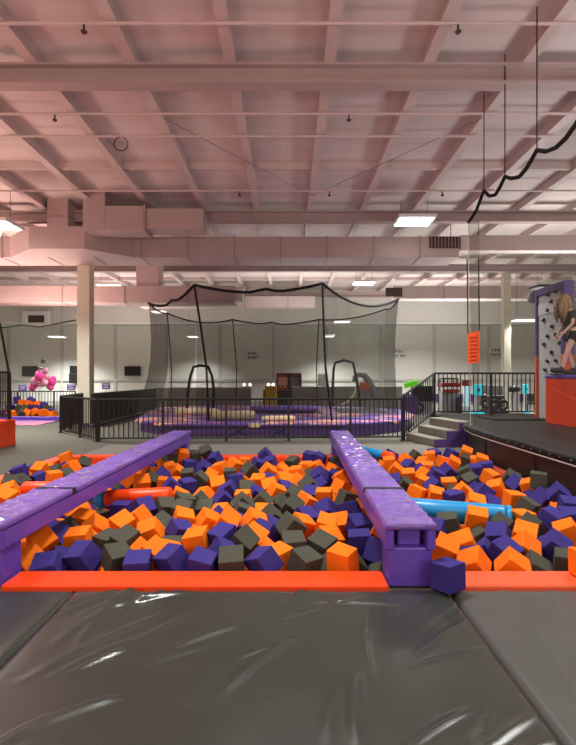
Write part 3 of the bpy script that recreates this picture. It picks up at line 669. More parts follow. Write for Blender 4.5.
('o', 1.989, 7.56, 0.03, 0.223, 0.342, -0.274, 'tilted orange foam cube, second orange from open-ended beam, fifth row on stage side', 'foam cubes in the big pit'),
('p', 2.063, 7.284, 0.042, 0.373, 0.78, 0.518, 'edge-up purple foam cube, second purple from open-ended beam, fifth row on stage side', 'foam cubes in the big pit'),
('o', 1.953, 6.812, 0.024, 0.356, 0.196, -0.102, 'tilted orange foam cube, third orange from open-ended beam, fifth row on stage side', 'foam cubes in the big pit'),
('o', 1.721, 6.917, 0.03, 0.299, 0.178, 0.938, 'tilted orange foam cube, first orange from open-ended beam, fifth row on stage side', 'foam cubes in the big pit'),
('g', 1.646, 7.21, 0.06, 0.254, 0.596, -0.117, 'edge-up dark grey foam cube, only dark grey by open-ended beam, fifth row on stage side', 'foam cubes in the big pit'),
('p', 1.565, 7.632, 0.03, 0.507, -0.267, -0.185, 'tilted purple foam cube, first purple from open-ended beam, fifth row on stage side', 'foam cubes in the big pit'),
('p', 2.12, 6.595, 0.035, 0.072, -0.187, 0.233, 'flat purple foam cube, only purple by open-ended beam, fourth row on stage side', 'foam cubes in the big pit'),
('o', 2.3, 6.36, 0.03, 0.36, 0.245, -0.17, 'tilted orange foam cube, fourth orange from stage wall, fourth row on stage side', 'foam cubes in the big pit'),
('g', 2.297, 7.218, -0.055, 0.521, 0.46, -0.326, 'corner-up dark grey foam cube, third dark grey from stage wall, fifth row on stage side', 'foam cubes in the big pit'),
('o', 1.996, 5.479, 0.085, 0.264, 0.134, -0.278, 'tilted orange foam cube, only orange by open-ended beam, third row on stage side', 'foam cubes in the big pit'),
('o', 3.33, 8.893, 0.152, 0.271, 0.253, -0.279, 'tilted orange foam cube, second orange from stage wall, sixth row on stage side', 'foam cubes in the big pit'),
('p', 3.333, 8.672, 0.071, 0.088, -0.174, -0.278, 'flat purple foam cube, first purple from stage wall, sixth row on stage side', 'foam cubes in the big pit'),
('o', 3.101, 7.938, 0.06, 0.437, -0.0, 0.611, 'tilted orange foam cube, first orange from stage wall, sixth row on stage side', 'foam cubes in the big pit'),
('g', 3.313, 7.687, 0.078, 0.398, 0.489, -0.329, 'edge-up dark grey foam cube, second dark grey from stage wall, fifth row on stage side', 'foam cubes in the big pit'),
('p', 3.253, 7.344, 0.06, 0.474, 0.608, 0.633, 'edge-up purple foam cube, second purple from stage wall, fifth row on stage side', 'foam cubes in the big pit'),
('o', 3.308, 7.066, 0.092, 0.22, -0.307, -0.591, 'tilted orange foam cube, first orange from stage wall, fifth row on stage side', 'foam cubes in the big pit'),
('g', 3.308, 6.814, 0.236, 0.035, 0.035, -0.487, 'flat dark grey foam cube, first dark grey from stage wall, fifth row on stage side', 'foam cubes in the big pit'),
('o', 2.848, 7.08, 0.06, 0.37, -0.327, -0.56, 'tilted orange foam cube, second orange from stage wall, fifth row on stage side', 'foam cubes in the big pit'),
('o', 2.813, 6.432, 0.063, 0.14, 0.069, 0.115, 'flat orange foam cube, third orange from stage wall, fourth row on stage side', 'foam cubes in the big pit'),
('p', 2.589, 6.853, 0.052, -0.164, 0.63, -0.102, 'edge-up purple foam cube, fourth purple from stage wall, fifth row on stage side', 'foam cubes in the big pit'),
('p', 2.604, 6.604, -0.052, 0.642, 0.291, 0.048, 'edge-up purple foam cube, third purple from stage wall, fifth row on stage side', 'foam cubes in the big pit'),
('p', 3.258, 6.592, 0.044, 0.494, 0.47, 0.588, 'corner-up purple foam cube, third purple from stage wall, fourth row on stage side', 'foam cubes in the big pit'),
('p', 3.31, 6.315, 0.151, 0.433, 0.618, -0.088, 'edge-up purple foam cube, second purple from stage wall, fourth row on stage side', 'foam cubes in the big pit'),
('o', 3.242, 6.184, -0.048, 0.675, 0.008, -0.225, 'edge-up orange foam cube, first orange from stage wall, fourth row on stage side', 'foam cubes in the big pit'),
('o', 3.115, 6.524, -0.114, 0.398, 0.489, 0.544, 'edge-up orange foam cube, second orange from stage wall, fourth row on stage side', 'foam cubes in the big pit'),
('g', 2.85, 6.164, 0.03, 0.442, 0.158, 0.773, 'tilted dark grey foam cube, only dark grey by stage wall, fourth row on stage side', 'foam cubes in the big pit'),
('p', 3.223, 6.857, -0.039, 0.264, -0.647, -0.036, 'edge-up purple foam cube, first purple from stage wall, fifth row on stage side', 'foam cubes in the big pit'),
('p', 3.251, 5.974, 0.086, 0.262, 0.067, -0.156, 'tilted purple foam cube, first purple from stage wall, fourth row on stage side', 'foam cubes in the big pit'),
('o', -2.256, 4.763, 0.067, 0.486, 0.639, -0.359, 'edge-up orange foam cube, first orange from long beam, second row between beams', 'foam cubes in the big pit'),
('o', -2.196, 4.411, 0.01, 0.518, 0.547, -0.323, 'corner-up orange foam cube, first orange from long beam, front row between beams', 'foam cubes in the big pit'),
('p', -1.97, 4.258, 0.018, 0.45, -0.237, 0.062, 'tilted purple foam cube, first purple from long beam, front row between beams', 'foam cubes in the big pit'),
('p', -2.227, 5.014, 0.02, 0.227, 0.685, -0.204, 'edge-up purple foam cube, first purple from long beam, second row between beams', 'foam cubes in the big pit'),
('g', -2.25, 5.294, 0.021, 0.109, -0.574, 0.354, 'edge-up dark grey foam cube, first dark grey from long beam, third row between beams', 'foam cubes in the big pit'),
('o', -2.199, 5.537, 0.044, 0.266, 0.169, -0.129, 'tilted orange foam cube, first orange from long beam, third row between beams', 'foam cubes in the big pit'),
('p', -2.229, 5.713, -0.107, 0.605, 0.095, 0.082, 'edge-up purple foam cube, first purple from long beam, third row between beams', 'foam cubes in the big pit'),
('o', -1.94, 4.798, 0.07, 0.176, -0.103, 0.069, 'flat orange foam cube, second orange from long beam, second row between beams', 'foam cubes in the big pit'),
('p', -1.737, 4.398, 0.063, 0.537, -0.212, -0.438, 'edge-up purple foam cube, third purple from long beam, front row between beams', 'foam cubes in the big pit'),
('g', -2.095, 4.869, -0.121, 0.245, 0.51, -0.241, 'tilted dark grey foam cube, first dark grey from long beam, second row between beams', 'foam cubes in the big pit'),
('o', -2.525, 4.927, -0.04, 0.131, -0.101, 0.175, 'orange foam cube, third orange from photo edge, front end outside long beam', 'foam cubes in the big pit'),
('p', -1.983, 4.557, -0.052, 0.276, 0.319, 0.692, 'tilted purple foam cube, second purple from long beam, front row between beams', 'foam cubes in the big pit'),
('o', -1.913, 5.031, -0.05, 0.55, 0.377, -0.412, 'edge-up orange foam cube, third orange from long beam, second row between beams', 'foam cubes in the big pit'),
('o', -1.957, 5.265, 0.04, 0.621, 0.632, 0.749, 'corner-up orange foam cube, second orange from long beam, third row between beams', 'foam cubes in the big pit'),
('o', -1.668, 5.25, 0.083, 0.37, 0.327, -0.574, 'tilted orange foam cube, third orange from long beam, third row between beams', 'foam cubes in the big pit'),
('o', -1.612, 5.566, 0.054, 0.295, -0.591, -0.43, 'edge-up orange foam cube, fifth orange from long beam, third row between beams', 'foam cubes in the big pit'),
('o', -1.355, 5.102, 0.062, 0.476, -0.393, -0.021, 'edge-up orange foam cube, fifth orange from long beam, second row between beams', 'foam cubes in the big pit'),
('g', -1.507, 4.828, 0.052, 0.392, 0.194, -0.584, 'tilted dark grey foam cube, third dark grey from long beam, second row between beams', 'foam cubes in the big pit'),
('o', -1.621, 5.375, -0.117, 0.186, -0.269, 0.058, 'tilted orange foam cube, fourth orange from long beam, third row between beams', 'foam cubes in the big pit'),
('o', -1.341, 4.629, -0.012, 0.443, 0.649, -0.069, 'edge-up orange foam cube, fourth orange from long beam, second row between beams', 'foam cubes in the big pit'),
('g', -1.451, 4.401, 0.045, 0.419, -0.0, 0.733, 'tilted dark grey foam cube, only dark grey by long beam, front row between beams', 'foam cubes in the big pit'),
('p', -1.238, 4.253, 0.026, 0.262, -0.0, 0.139, 'tilted purple foam cube, fourth purple from long beam, front row between beams', 'foam cubes in the big pit'),
('o', -1.148, 4.471, 0.051, 0.295, 0.47, -0.282, 'tilted orange foam cube, second orange from long beam, front row between beams', 'foam cubes in the big pit'),
('o', -1.085, 4.723, -0.036, 0.186, 0.344, 0.587, 'tilted orange foam cube, sixth orange from long beam, second row between beams', 'foam cubes in the big pit'),
('g', -1.306, 5.385, 0.035, 0.382, 0.408, -0.366, 'tilted dark grey foam cube, second dark grey from long beam, third row between beams', 'foam cubes in the big pit'),
('p', -1.095, 5.192, 0.026, 0.365, 0.294, 0.722, 'tilted purple foam cube, second purple from long beam, third row between beams', 'foam cubes in the big pit'),
('o', -0.876, 5.057, -0.009, 0.1, 0.521, 0.399, 'tilted orange foam cube, eighth orange from long beam, second row between beams', 'foam cubes in the big pit'),
('g', -1.116, 4.966, -0.068, 0.133, 0.009, 0.036, 'flat dark grey foam cube, fourth dark grey from long beam, second row between beams', 'foam cubes in the big pit'),
('p', -0.956, 4.301, 0.063, 0.445, -0.189, -0.7, 'tilted purple foam cube, fifth purple from long beam, front row between beams', 'foam cubes in the big pit'),
('g', -1.707, 4.921, 0.006, 0.186, 0.056, -0.475, 'flat dark grey foam cube, second dark grey from long beam, second row between beams', 'foam cubes in the big pit'),
('o', -1.13, 5.59, 0.047, 0.36, 0.245, 0.354, 'tilted orange foam cube, sixth orange from long beam, third row between beams', 'foam cubes in the big pit'),
('o', -0.857, 5.522, 0.04, 0.398, 0.489, 0.544, 'edge-up orange foam cube, seventh orange from long beam, third row between beams', 'foam cubes in the big pit'),
('p', -0.967, 5.675, -0.149, 0.716, -0.466, 0.018, 'corner-up purple foam cube, third purple from long beam, third row between beams', 'foam cubes in the big pit'),
('o', -0.845, 4.817, 0.058, 0.214, -0.204, -0.131, 'tilted orange foam cube, seventh orange from long beam, second row between beams', 'foam cubes in the big pit'),
('o', -0.623, 5.385, 0.087, 0.607, 0.604, 0.027, 'corner-up orange foam cube, fifth orange from open-ended beam, third row between beams', 'foam cubes in the big pit'),
('p', -0.605, 4.85, 0.079, 0.349, -0.0, -0.611, 'tilted purple foam cube, second purple from open-ended beam, second row between beams', 'foam cubes in the big pit'),
('p', -0.53, 5.64, -0.026, 0.57, 0.192, -0.374, 'edge-up purple foam cube, fifth purple from open-ended beam, third row between beams', 'foam cubes in the big pit'),
('o', -0.353, 5.424, 0.064, 0.359, 0.496, 0.438, 'edge-up orange foam cube, fourth orange from open-ended beam, third row between beams', 'foam cubes in the big pit'),
('p', -0.153, 5.461, -0.023, 0.382, 0.408, 0.508, 'tilted purple foam cube, third purple from open-ended beam, third row between beams', 'foam cubes in the big pit'),
('p', -0.241, 5.195, 0.015, 0.718, 0.153, -0.66, 'edge-up purple foam cube, fourth purple from open-ended beam, third row between beams', 'foam cubes in the big pit'),
('g', -0.402, 4.714, 0.081, 0.412, 0.689, -0.253, 'edge-up dark grey foam cube, third dark grey from open-ended beam, second row between beams', 'foam cubes in the big pit'),
('o', -0.332, 4.939, 0.046, 0.398, 0.489, -0.329, 'edge-up orange foam cube, fourth orange from open-ended beam, second row between beams', 'foam cubes in the big pit'),
('o', -0.186, 4.707, -0.023, 0.227, 0.685, 0.319, 'edge-up orange foam cube, third orange from open-ended beam, second row between beams', 'foam cubes in the big pit'),
('g', 0.027, 5.233, 0.069, 0.295, 0.591, 0.604, 'edge-up dark grey foam cube, first dark grey from open-ended beam, third row between beams', 'foam cubes in the big pit'),
('p', -0.56, 4.49, 0.05, 0.391, 0.457, 0.617, 'edge-up purple foam cube, third purple from open-ended beam, front row between beams', 'foam cubes in the big pit'),
('g', -0.466, 4.272, 0.051, 0.385, -0.065, 0.078, 'tilted dark grey foam cube, fifth dark grey from open-ended beam, front row between beams', 'foam cubes in the big pit'),
('p', -0.199, 4.263, 0.058, 0.411, -0.354, -0.813, 'tilted purple foam cube, second purple from open-ended beam, front row between beams', 'foam cubes in the big pit'),
('o', -0.082, 4.481, 0.01, 0.088, -0.174, 0.683, 'flat orange foam cube, second orange from open-ended beam, front row between beams', 'foam cubes in the big pit'),
('p', -0.702, 4.256, 0.038, 0.25, 0.203, -0.158, 'tilted purple foam cube, sixth purple from long beam, front row between beams', 'foam cubes in the big pit'),
('p', -0.749, 4.633, -0.09, 0.21, 0.011, 0.13, 'flat purple foam cube, second purple from long beam, second row between beams', 'foam cubes in the big pit'),
('g', -0.177, 5.657, 0.047, 0.547, 0.622, 0.69, 'corner-up dark grey foam cube, second dark grey from open-ended beam, third row between beams', 'foam cubes in the big pit'),
('g', -0.521, 5.909, 0.027, 0.14, 0.404, 0.278, 'tilted dark grey foam cube, fifth dark grey from open-ended beam, fourth row between beams', 'foam cubes in the big pit'),
('o', -0.279, 5.89, 0.019, 0.299, 0.056, 0.025, 'tilted orange foam cube, fourth orange from open-ended beam, fourth row between beams', 'foam cubes in the big pit'),
('p', -0.814, 5.883, -0.038, 0.386, -0.696, -0.446, 'edge-up purple foam cube, third purple from long beam, fourth row between beams', 'foam cubes in the big pit'),
('p', 0.2, 5.725, 0.03, 0.56, 0.012, 0.707, 'tilted purple foam cube, second purple from open-ended beam, third row between beams', 'foam cubes in the big pit'),
('o', 0.144, 5.446, 0.017, 0.37, 0.327, 0.648, 'tilted orange foam cube, third orange from open-ended beam, third row between beams', 'foam cubes in the big pit'),
('o', 0.396, 5.303, 0.057, 0.359, 0.229, -0.176, 'tilted orange foam cube, second orange from open-ended beam, third row between beams', 'foam cubes in the big pit'),
('o', 0.573, 5.698, -0.04, 0.511, -0.163, -0.015, 'tilted orange foam cube, first orange from open-ended beam, third row between beams', 'foam cubes in the big pit'),
('g', 0.055, 4.68, 0.066, 0.315, -0.066, 0.118, 'tilted dark grey foam cube, second dark grey from open-ended beam, second row between beams', 'foam cubes in the big pit'),
('g', 0.299, 4.706, 0.044, 0.275, 0.303, -0.58, 'tilted dark grey foam cube, first dark grey from open-ended beam, second row between beams', 'foam cubes in the big pit'),
('g', 0.141, 4.28, 0.049, 0.349, -0.0, 0.698, 'tilted dark grey foam cube, fourth dark grey from open-ended beam, front row between beams', 'foam cubes in the big pit'),
('o', 0.387, 4.952, 0.022, 0.442, 0.158, 0.424, 'tilted orange foam cube, second orange from open-ended beam, second row between beams', 'foam cubes in the big pit'),
('o', 0.454, 4.271, 0.074, 0.14, 0.069, -0.601, 'flat orange foam cube, first orange from open-ended beam, front row between beams', 'foam cubes in the big pit'),
('p', 0.661, 4.775, 0.057, 0.07, -0.07, -0.074, 'flat purple foam cube, first purple from open-ended beam, second row between beams', 'foam cubes in the big pit'),
('p', 0.744, 5.415, 0.03, 0.434, -0.043, 0.361, 'tilted purple foam cube, first purple from open-ended beam, third row between beams', 'foam cubes in the big pit'),
('o', 0.864, 4.953, 0.02, 0.3, 0.504, -0.201, 'edge-up orange foam cube, first orange from open-ended beam, second row between beams', 'foam cubes in the big pit'),
('g', 0.553, 4.495, -0.049, 0.366, 0.761, 0.386, 'edge-up dark grey foam cube, second dark grey from open-ended beam, front row between beams', 'foam cubes in the big pit'),
('p', 0.823, 4.589, 0.04, 0.109, 0.332, 0.81, 'tilted purple foam cube, first purple from open-ended beam, front row between beams', 'foam cubes in the big pit'),
('g', 0.313, 4.472, -0.085, 0.734, -0.462, 0.128, 'corner-up dark grey foam cube, third dark grey from open-ended beam, front row between beams', 'foam cubes in the big pit'),
('g', 0.787, 4.392, -0.131, 0.785, -0.452, -1.053, 'corner-up dark grey foam cube, first dark grey from open-ended beam, front row between beams', 'foam cubes in the big pit'),
('g', 1.676, 5.382, 0.06, 0.216, -0.239, -0.314, 'tilted dark grey foam cube, first dark grey from open-ended beam, third row on stage side', 'foam cubes in the big pit'),
('p', 1.469, 5.204, 0.03, 0.403, -0.078, -0.54, 'tilted purple foam cube, only purple by open-ended beam, third row on stage side', 'foam cubes in the big pit'),
('o', 1.385, 4.532, 0.066, 0.37, 0.327, -0.4, 'tilted orange foam cube, first orange from open-ended beam, front row on stage side', 'foam cubes in the big pit'),
('o', 1.599, 4.7, 0.056, 0.344, -0.414, -0.282, 'tilted orange foam cube, second orange from open-ended beam, second row on stage side', 'foam cubes in the big pit'),
('p', 1.619, 4.49, -0.011, 0.37, -0.327, -0.473, 'tilted purple foam cube, first purple from open-ended beam, front row on stage side', 'foam cubes in the big pit'),
('o', 1.531, 4.268, 0.034, 0.494, -0.47, -0.676, 'corner-up orange foam cube, second orange from open-ended beam, front row on stage side', 'foam cubes in the big pit'),
('o', 1.367, 4.841, -0.04, 0.167, 0.645, 0.494, 'edge-up orange foam cube, first orange from open-ended beam, second row on stage side', 'foam cubes in the big pit'),
('g', 2.236, 5.366, 0.032, 0.443, 0.649, 0.716, 'edge-up dark grey foam cube, second dark grey from stage wall, third row on stage side', 'foam cubes in the big pit'),
('o', 2.561, 5.652, 0.028, 0.112, -0.021, 0.279, 'flat orange foam cube, second orange from stage wall, third row on stage side', 'foam cubes in the big pit'),
('p', 2.81, 5.52, 0.066, 0.384, -0.0, 0.611, 'tilted purple foam cube, second purple from stage wall, third row on stage side', 'foam cubes in the big pit'),
('g', 2.518, 5.348, 0.033, 0.443, 0.649, 0.716, 'edge-up dark grey foam cube, first dark grey from stage wall, third row on stage side', 'foam cubes in the big pit'),
('o', 2.26, 4.951, 0.071, 0.445, 0.189, -0.434, 'tilted orange foam cube, second orange from stage wall, second row on stage side', 'foam cubes in the big pit'),
('p', 2.079, 5.089, 0.029, 0.548, -0.224, -0.591, 'edge-up purple foam cube, second purple from open-ended beam, second row on stage side', 'foam cubes in the big pit'),
('p', 1.892, 4.519, 0.046, 0.497, -0.185, 0.529, 'tilted purple foam cube, second purple from open-ended beam, front row on stage side', 'foam cubes in the big pit'),
('o', 2.121, 4.619, 0.054, 0.646, 0.591, -0.092, 'corner-up orange foam cube, fourth orange from open-ended beam, front row on stage side', 'foam cubes in the big pit'),
('p', 2.401, 4.65, 0.06, 0.474, 0.608, -0.238, 'edge-up purple foam cube, first purple from stage wall, second row on stage side', 'foam cubes in the big pit'),
('o', 2.764, 5.103, 0.06, 0.3, -0.504, -0.497, 'edge-up orange foam cube, first orange from stage wall, second row on stage side', 'foam cubes in the big pit'),
('o', 1.85, 4.262, 0.019, 0.316, 0.587, -0.17, 'edge-up orange foam cube, third orange from open-ended beam, front row on stage side', 'foam cubes in the big pit'),
('g', 2.073, 4.317, -0.025, 0.359, 0.496, -0.138, 'edge-up dark grey foam cube, only dark grey by open-ended beam, front row on stage side', 'foam cubes in the big pit'),
('g', 2.325, 4.306, 0.025, 0.105, 0.052, -0.431, 'flat dark grey foam cube, only dark grey by stage wall, front row on stage side', 'foam cubes in the big pit'),
('p', 3.122, 5.724, 0.03, 0.275, -0.091, -0.181, 'tilted purple foam cube, first purple from stage wall, third row on stage side', 'foam cubes in the big pit'),
('o', 2.82, 5.711, -0.095, 0.702, 0.041, 0.507, 'edge-up orange foam cube, first orange from stage wall, third row on stage side', 'foam cubes in the big pit'),
('p', 2.519, 4.999, -0.077, 0.174, -0.164, 0.625, 'flat purple foam cube, second purple from stage wall, second row on stage side', 'foam cubes in the big pit'),
('p', 1.819, 4.802, -0.062, 0.117, -0.73, -0.507, 'edge-up purple foam cube, first purple from open-ended beam, second row on stage side', 'foam cubes in the big pit'),
('g', 1.954, 5.293, -0.075, 0.099, -0.506, -0.042, 'tilted dark grey foam cube, second dark grey from open-ended beam, third row on stage side', 'foam cubes in the big pit'),
('p', 1.155, 3.745, 0.152, -0.05, 0, 0.62, 'stray purple foam cube lying on the mat against the beam post', 'foam cubes in the big pit'),
('o', 2.295, 3.95, 0.165, 0, 0, 0.1, 'orange foam cube resting on the coral border pad, cut off by photo edge', 'foam cubes in the big pit')]

# ------------------------------------------------------------------ foam cubes of the pit
def cube_mesh(name, m, seed, a=.203):
    rnd = random.Random(seed)
    bm = box(B(), -a / 2, a / 2, -a / 2, a / 2, -a / 2, a / 2, .008, 2)
    sh = [rnd.uniform(-.05, .05) for _ in range(6)]
    for v in bm.verts:
        c = v.co.copy()
        v.co.x += sh[0] * c.z * .6 + sh[1] * c.y * .5
        v.co.y += sh[2] * c.x * .5 + sh[3] * c.z * .5
        v.co.z += sh[4] * c.x * .5
    if seed % 2:      # chewed corner
        k = max(bm.verts, key=lambda v: v.co.x + v.co.y * .9 + v.co.z * .8).co.copy()
        for v in bm.verts:
            f = max(0, 1 - (v.co - k).length / .05)
            v.co -= k.normalized() * .02 * f
    me = bpy.data.meshes.new(name); bm.to_mesh(me); bm.free(); me.materials.append(m)
    return me
CM = {c: [cube_mesh('foam_cube', M[n], s) for s in range(4)] for c, n in (('o', 'foam_orange'), ('p', 'foam_purple'), ('g', 'foam_grey'))}
CN = {'o': 'orange', 'p': 'purple', 'g': 'dark grey'}
for i, (c, x, y, z, ex, ey, ez, lab, grp) in enumerate(CUBES):
    o = bpy.data.objects.new('foam_cube', CM[c][i % 4]); COL.objects.link(o)
    o.location = (x, y, z); o.rotation_euler = (ex, ey, ez)
    if lab.startswith('stray'): o.scale = (.9, .9, .95)
    tag(o, lab, 'foam cube', grp)
# the uncounted lower layers
rnd = random.Random(3)
bm = B()
y = 4.24
while y < 10.1:
    x = PX0 + .14
    while x < 3.4:
        jx, jy, jz = rnd.uniform(-.04, .04), rnd.uniform(-.04, .04), rnd.uniform(-.05, .06)
        lift = max(0, min(.1, (x - 2.2) * .12))
        ctr = Vector((x + jx, y + jy, -.27 + lift + jz))
        if min((ctr - Vector(q[1:4])).length for q in CUBES) < .175:
            x += .235; continue
        t = bmesh.new(); bmesh.ops.create_cube(t, size=.195)
        R = Euler((rnd.uniform(-.7, .7), rnd.uniform(-.7, .7), rnd.uniform(-1, 1))).to_matrix().to_4x4()
        k = rnd.choice((0, 0, 1, 1, 2))
        for f in t.faces: f.material_index = k
        merge(bm, t, Matrix.Translation(ctr) @ R)
        x += .235
    y += .235
o = obj('foam_cube_fill', bm, [M['foam_orange'], M['foam_purple'], M['foam_grey']])
tag(o, 'lower layers of jumbled orange, purple and grey foam cubes filling the pit', 'foam cubes', None, 'stuff')

# ------------------------------------------------------------------ railings
def railing(name, label, pts, z_of, h, step=.12, posts=None, group=None, pr=.028):
    """pts: (x, y, base z) corners; one thing with rails, posts, balusters"""
    t = thing(name, label, 'railing', (pts[0][0], pts[0][1], pts[0][2]), 0, group)
    o = Vector(pts[0])
    P = [Vector(p) - o for p in pts]
    up = Vector((0, 0, 1))
    def bar(z, r):
        bm = B()
        for a, b in zip(P, P[1:]):
            tube(bm, [a + up * z, b + up * z], r, 6)
        return bm
    obj('top_rail', bar(h, .030), M['black'], t)
    obj('bottom_rail', bar(.09, .022), M['black'], t)
    for a, b in zip(P, P[1:]):
        d = b - a; n = max(1, int(d.length / step))
        every = max(4, round(1.6 / step))
        for k in range(n + 1):
            p = a + d * (k / n)
            if k == 0 or k == n or k % every == 0:
                if k == n and b is not P[-1]: continue
                bm = box(B(), p.x - pr, p.x + pr, p.y - pr, p.y + pr, p.z, p.z + h)
                box(bm, p.x - .06, p.x + .06, p.y - .06, p.y + .06, p.z, p.z + .012)
                obj('post', bm, M['black'], t)
            else:
                obj('baluster', box(B(), p.x - .011, p.x + .011, p.y - .011, p.y + .011, p.z + .09, p.z + h), M['black'], t)
    return t
H = 1.05
railing('railing', 'long straight black railing between the pit and the netted cage', [(-4.67, 12.78, 0), (2.90, 13.12, 0)], None, H)
railing('railing', 'black railing bending around the foot of the cream column', [(-7.0, 17.6, 0), (-6.55, 14.9, 0), (-4.72, 12.8, 0)], None, H)
railing('railing', 'black railing climbing beside the steps and along the back of stage', [(2.95, 13.17, 0), (4.02, 14.2, .57), (11.5, 14.35, .57)], None, 1.14)
railing('railing', 'distant black railing behind the small far foam pit under the balloons', [(-15, 22.6, 0), (-9.3, 22.6, 0)], None, 1.0, .13)

# ------------------------------------------------------------------ steps and stage
st = thing('steps', 'three carpeted steps with purple side panel leading up to black stage', 'steps', (2.98, 13.12, 0), math.radians(13))
for k in range(3):
    z1 = .19 * (k + 1)
    obj('tread', box(B(), .02 + .32 * k, 1.0, -1.36, 0, z1 - .19, z1, .012, 1), M['step'], st)
bm = B()
prism(bm, [(.05, 0), (.05, .165), (.36, .165), (.36, .355), (.68, .355), (.68, .545), (1.0, .545), (1.0, 0)], 0, .03,
      Matrix.Translation((0, -1.365, 0)) @ Matrix.Rotation(PI / 2, 4, 'X'))
obj('side_panel', bm, M['step_purple'], st)
edge = [(3.66, 1.5), (3.66, 6.0), (3.66, 9.4), (3.70, 10.3), (3.82, 11.1), (3.98, 11.6), (4.27, 12.0)]
poly = edge + [(3.95, 13.36), (4.0, 14.6), (14, 14.6), (14, 1.5)]
sg = thing('stage', 'raised black vinyl stage with riveted edge beside the foam pit', 'stage', (0, 0, 0))
obj('deck', prism(B(), poly[::-1], .46, .57), M['stage'], sg)
inner = [(x + .06, y) for x, y in edge] + [(4.1, 13.4), (4.1, 14.5), (13.9, 14.5), (13.9, 1.6)]
obj('skirt', prism(B(), inner[::-1], 0, .47), M['stage_wall'], sg)
obj('edge_roll', tube(B(), [(x, y, .525) for x, y in edge], .055, 10), M['stage'], sg, True)
obj('edge_trim', tube(B(), [(x - .02, y, .462) for x, y in edge], .011, 6), M['white'], sg, True)
def along(s):
    acc = 0
    for a, b in zip(edge, edge[1:]):
        l = math.dist(a, b)
        if acc + l >= s: return (a[0] + (b[0] - a[0]) * (s - acc) / l, a[1] + (b[1] - a[1]) * (s - acc) / l)
        acc += l
    return edge[-1]
for k in range(34):
    x, y = along(3.2 + k * .27)
    obj('rivet', sphere(B(), (x - .052, y, .53), .011, 8, 6), M['machine_grey'], sg)
for (s, wd) in ((5.0, .22), (6.3, .14), (8.3, .16)):
    x, y = along(s)
    bm = B()
    a = bm.verts.new((x + .03, y, .45)); b = bm.verts.new((x + .055, y - wd * .7, .02)); c = bm.verts.new((x + .035, y - .01, .02)); d = bm.verts.new((x + .055, y + wd * .7, .02))
    bm.faces.new((a, b, c)); bm.faces.new((a, c, d))
    obj('fold', bm, M['stage_wall'], sg)
obj('deck_mat', box(B(), 4.9, 6.6, 12.3, 13.4, .57, .60, .01, 1), M['stage'], sg)

def padded_block(name, x0, x1, y0, y1, z0, z1, cap, label):
    t = thing(name, label, 'padded block', ((x0 + x1) / 2, (y0 + y1) / 2, z0))
    w, d, h = (x1 - x0) / 2, (y1 - y0) / 2, z1 - z0
    obj('cover', box(B(), -w, w, -d, d, 0, h - (.07 if cap else 0), .03, 3), M['orange_vinyl'], t)
    if cap: obj('cap', box(B(), -w - .01, w + .01, -d - .01, d + .01, h - .07, h, .02, 2), M['purple_vinyl'], t)
    obj('seam', tube(B(), [(-w - .002, -d * .98, h * .12), (-w - .002, d * .98, h * .78)] if cap else [(w + .002, -d * .98, h * .9), (w + .002, d * .98, h * .9)], .004, 5), M['orange_vinyl'], t)
    return t
padded_block('padded_block', 5.76, 7.6, 8.2, 11.58, .57, 1.64, True, 'tall orange padded block with purple top on black stage, person standing on it')
padded_block('padded_block', -8.6, -6.42, 6.5, 12.2, 0, .61, False, 'low orange padded block with black cage railing at the photo edge')
railing('railing', 'dense black railing standing on the low orange block', [(-6.52, 12.1, .61), (-6.52, 7.0, .61)], None, 1.1, .09)
t = thing('safety_net', 'thin sagging net with black rope above the low orange block', 'net', (0, 0, 0))
ra = [at(-12, 270, 12.2), at(2, 335, 12.15), at(9, 374, 12.1)]
rb = [at(-30, 332, 16), at(0, 328, 16.3), at(22, 325, 16.8), at(40, 327, 17.1), at(60, 323, 17.6), at(76, 320, 18)]
obj('edge_rope', tube(B(), ra, .026, 6), M['rope'], t); obj('edge_rope', tube(B(), rb, .022, 6), M['rope'], t)
bm = B()
for a, b in zip(rb, rb[1:]):
    quad(bm, a, b, Vector((b.x, b.y, 1.2)), Vector((a.x, a.y, 1.2)))
obj('net', bm, M['net_faint'], t)

# ------------------------------------------------------------------ climbing tower and person
ct = thing('climbing_tower', 'grey climbing wall tower with black holds in purple and orange frame', 'climbing wall', (6.2, 12.28, .57))
y0, y1 = -.63, .62                                   # y0 = near the camera
Ht = 3.2
obj('panel', box(B(), .02, .12, y0, y1, 0, Ht - .12), M['climb'], ct)
obj('panel_band', box(B(), .008, .02, y0 + .05, y1 - .05, 2.55, 2.82), M['climb_band'], ct)
for (a, b) in ((y0 - .09, y0 + .06), (y1 - .06, y1 + .04)):
    obj('upright', box(B(), -.03, .2, a, b, 1.55, Ht, .015, 1), M['tower_purple'], ct)
    obj('upright', box(B(), -.03, .2, a, b, 0, 1.55, .015, 1), M['tower_orange'], ct)
obj('header', box(B(), -.03, .2, y0 + .06, y1 - .06, Ht - .17, Ht, .015, 1), M['tower_purple'], ct)
def holds():
    for (px, py) in ((548, 294.5), (555.5, 291.5), (551.5, 301.5), (547.5, 310), (555.5, 308), (559.5, 316), (543.5, 320), (552, 326.5), (547.5, 336), (555.5, 334.5), (544, 344.5), (559.5, 343), (551.5, 352.5), (547.3, 361), (555.8, 360.5), (545, 369.5), (553, 369)):
        Y = 6.205 * F / (px - 288); p = at(px, py, Y) - Vector((6.2, 12.28, .57))
        bm = B(); sphere(bm, (0, p.y, p.z), .055, 10, 7, (.8, 1.1, .8))
        for v in bm.verts: v.co += Vector((math.sin(v.co.z * 60) * .008, 0, math.cos(v.co.y * 50) * .008))
        obj('hold', bm, M['black'], ct, True)
holds()
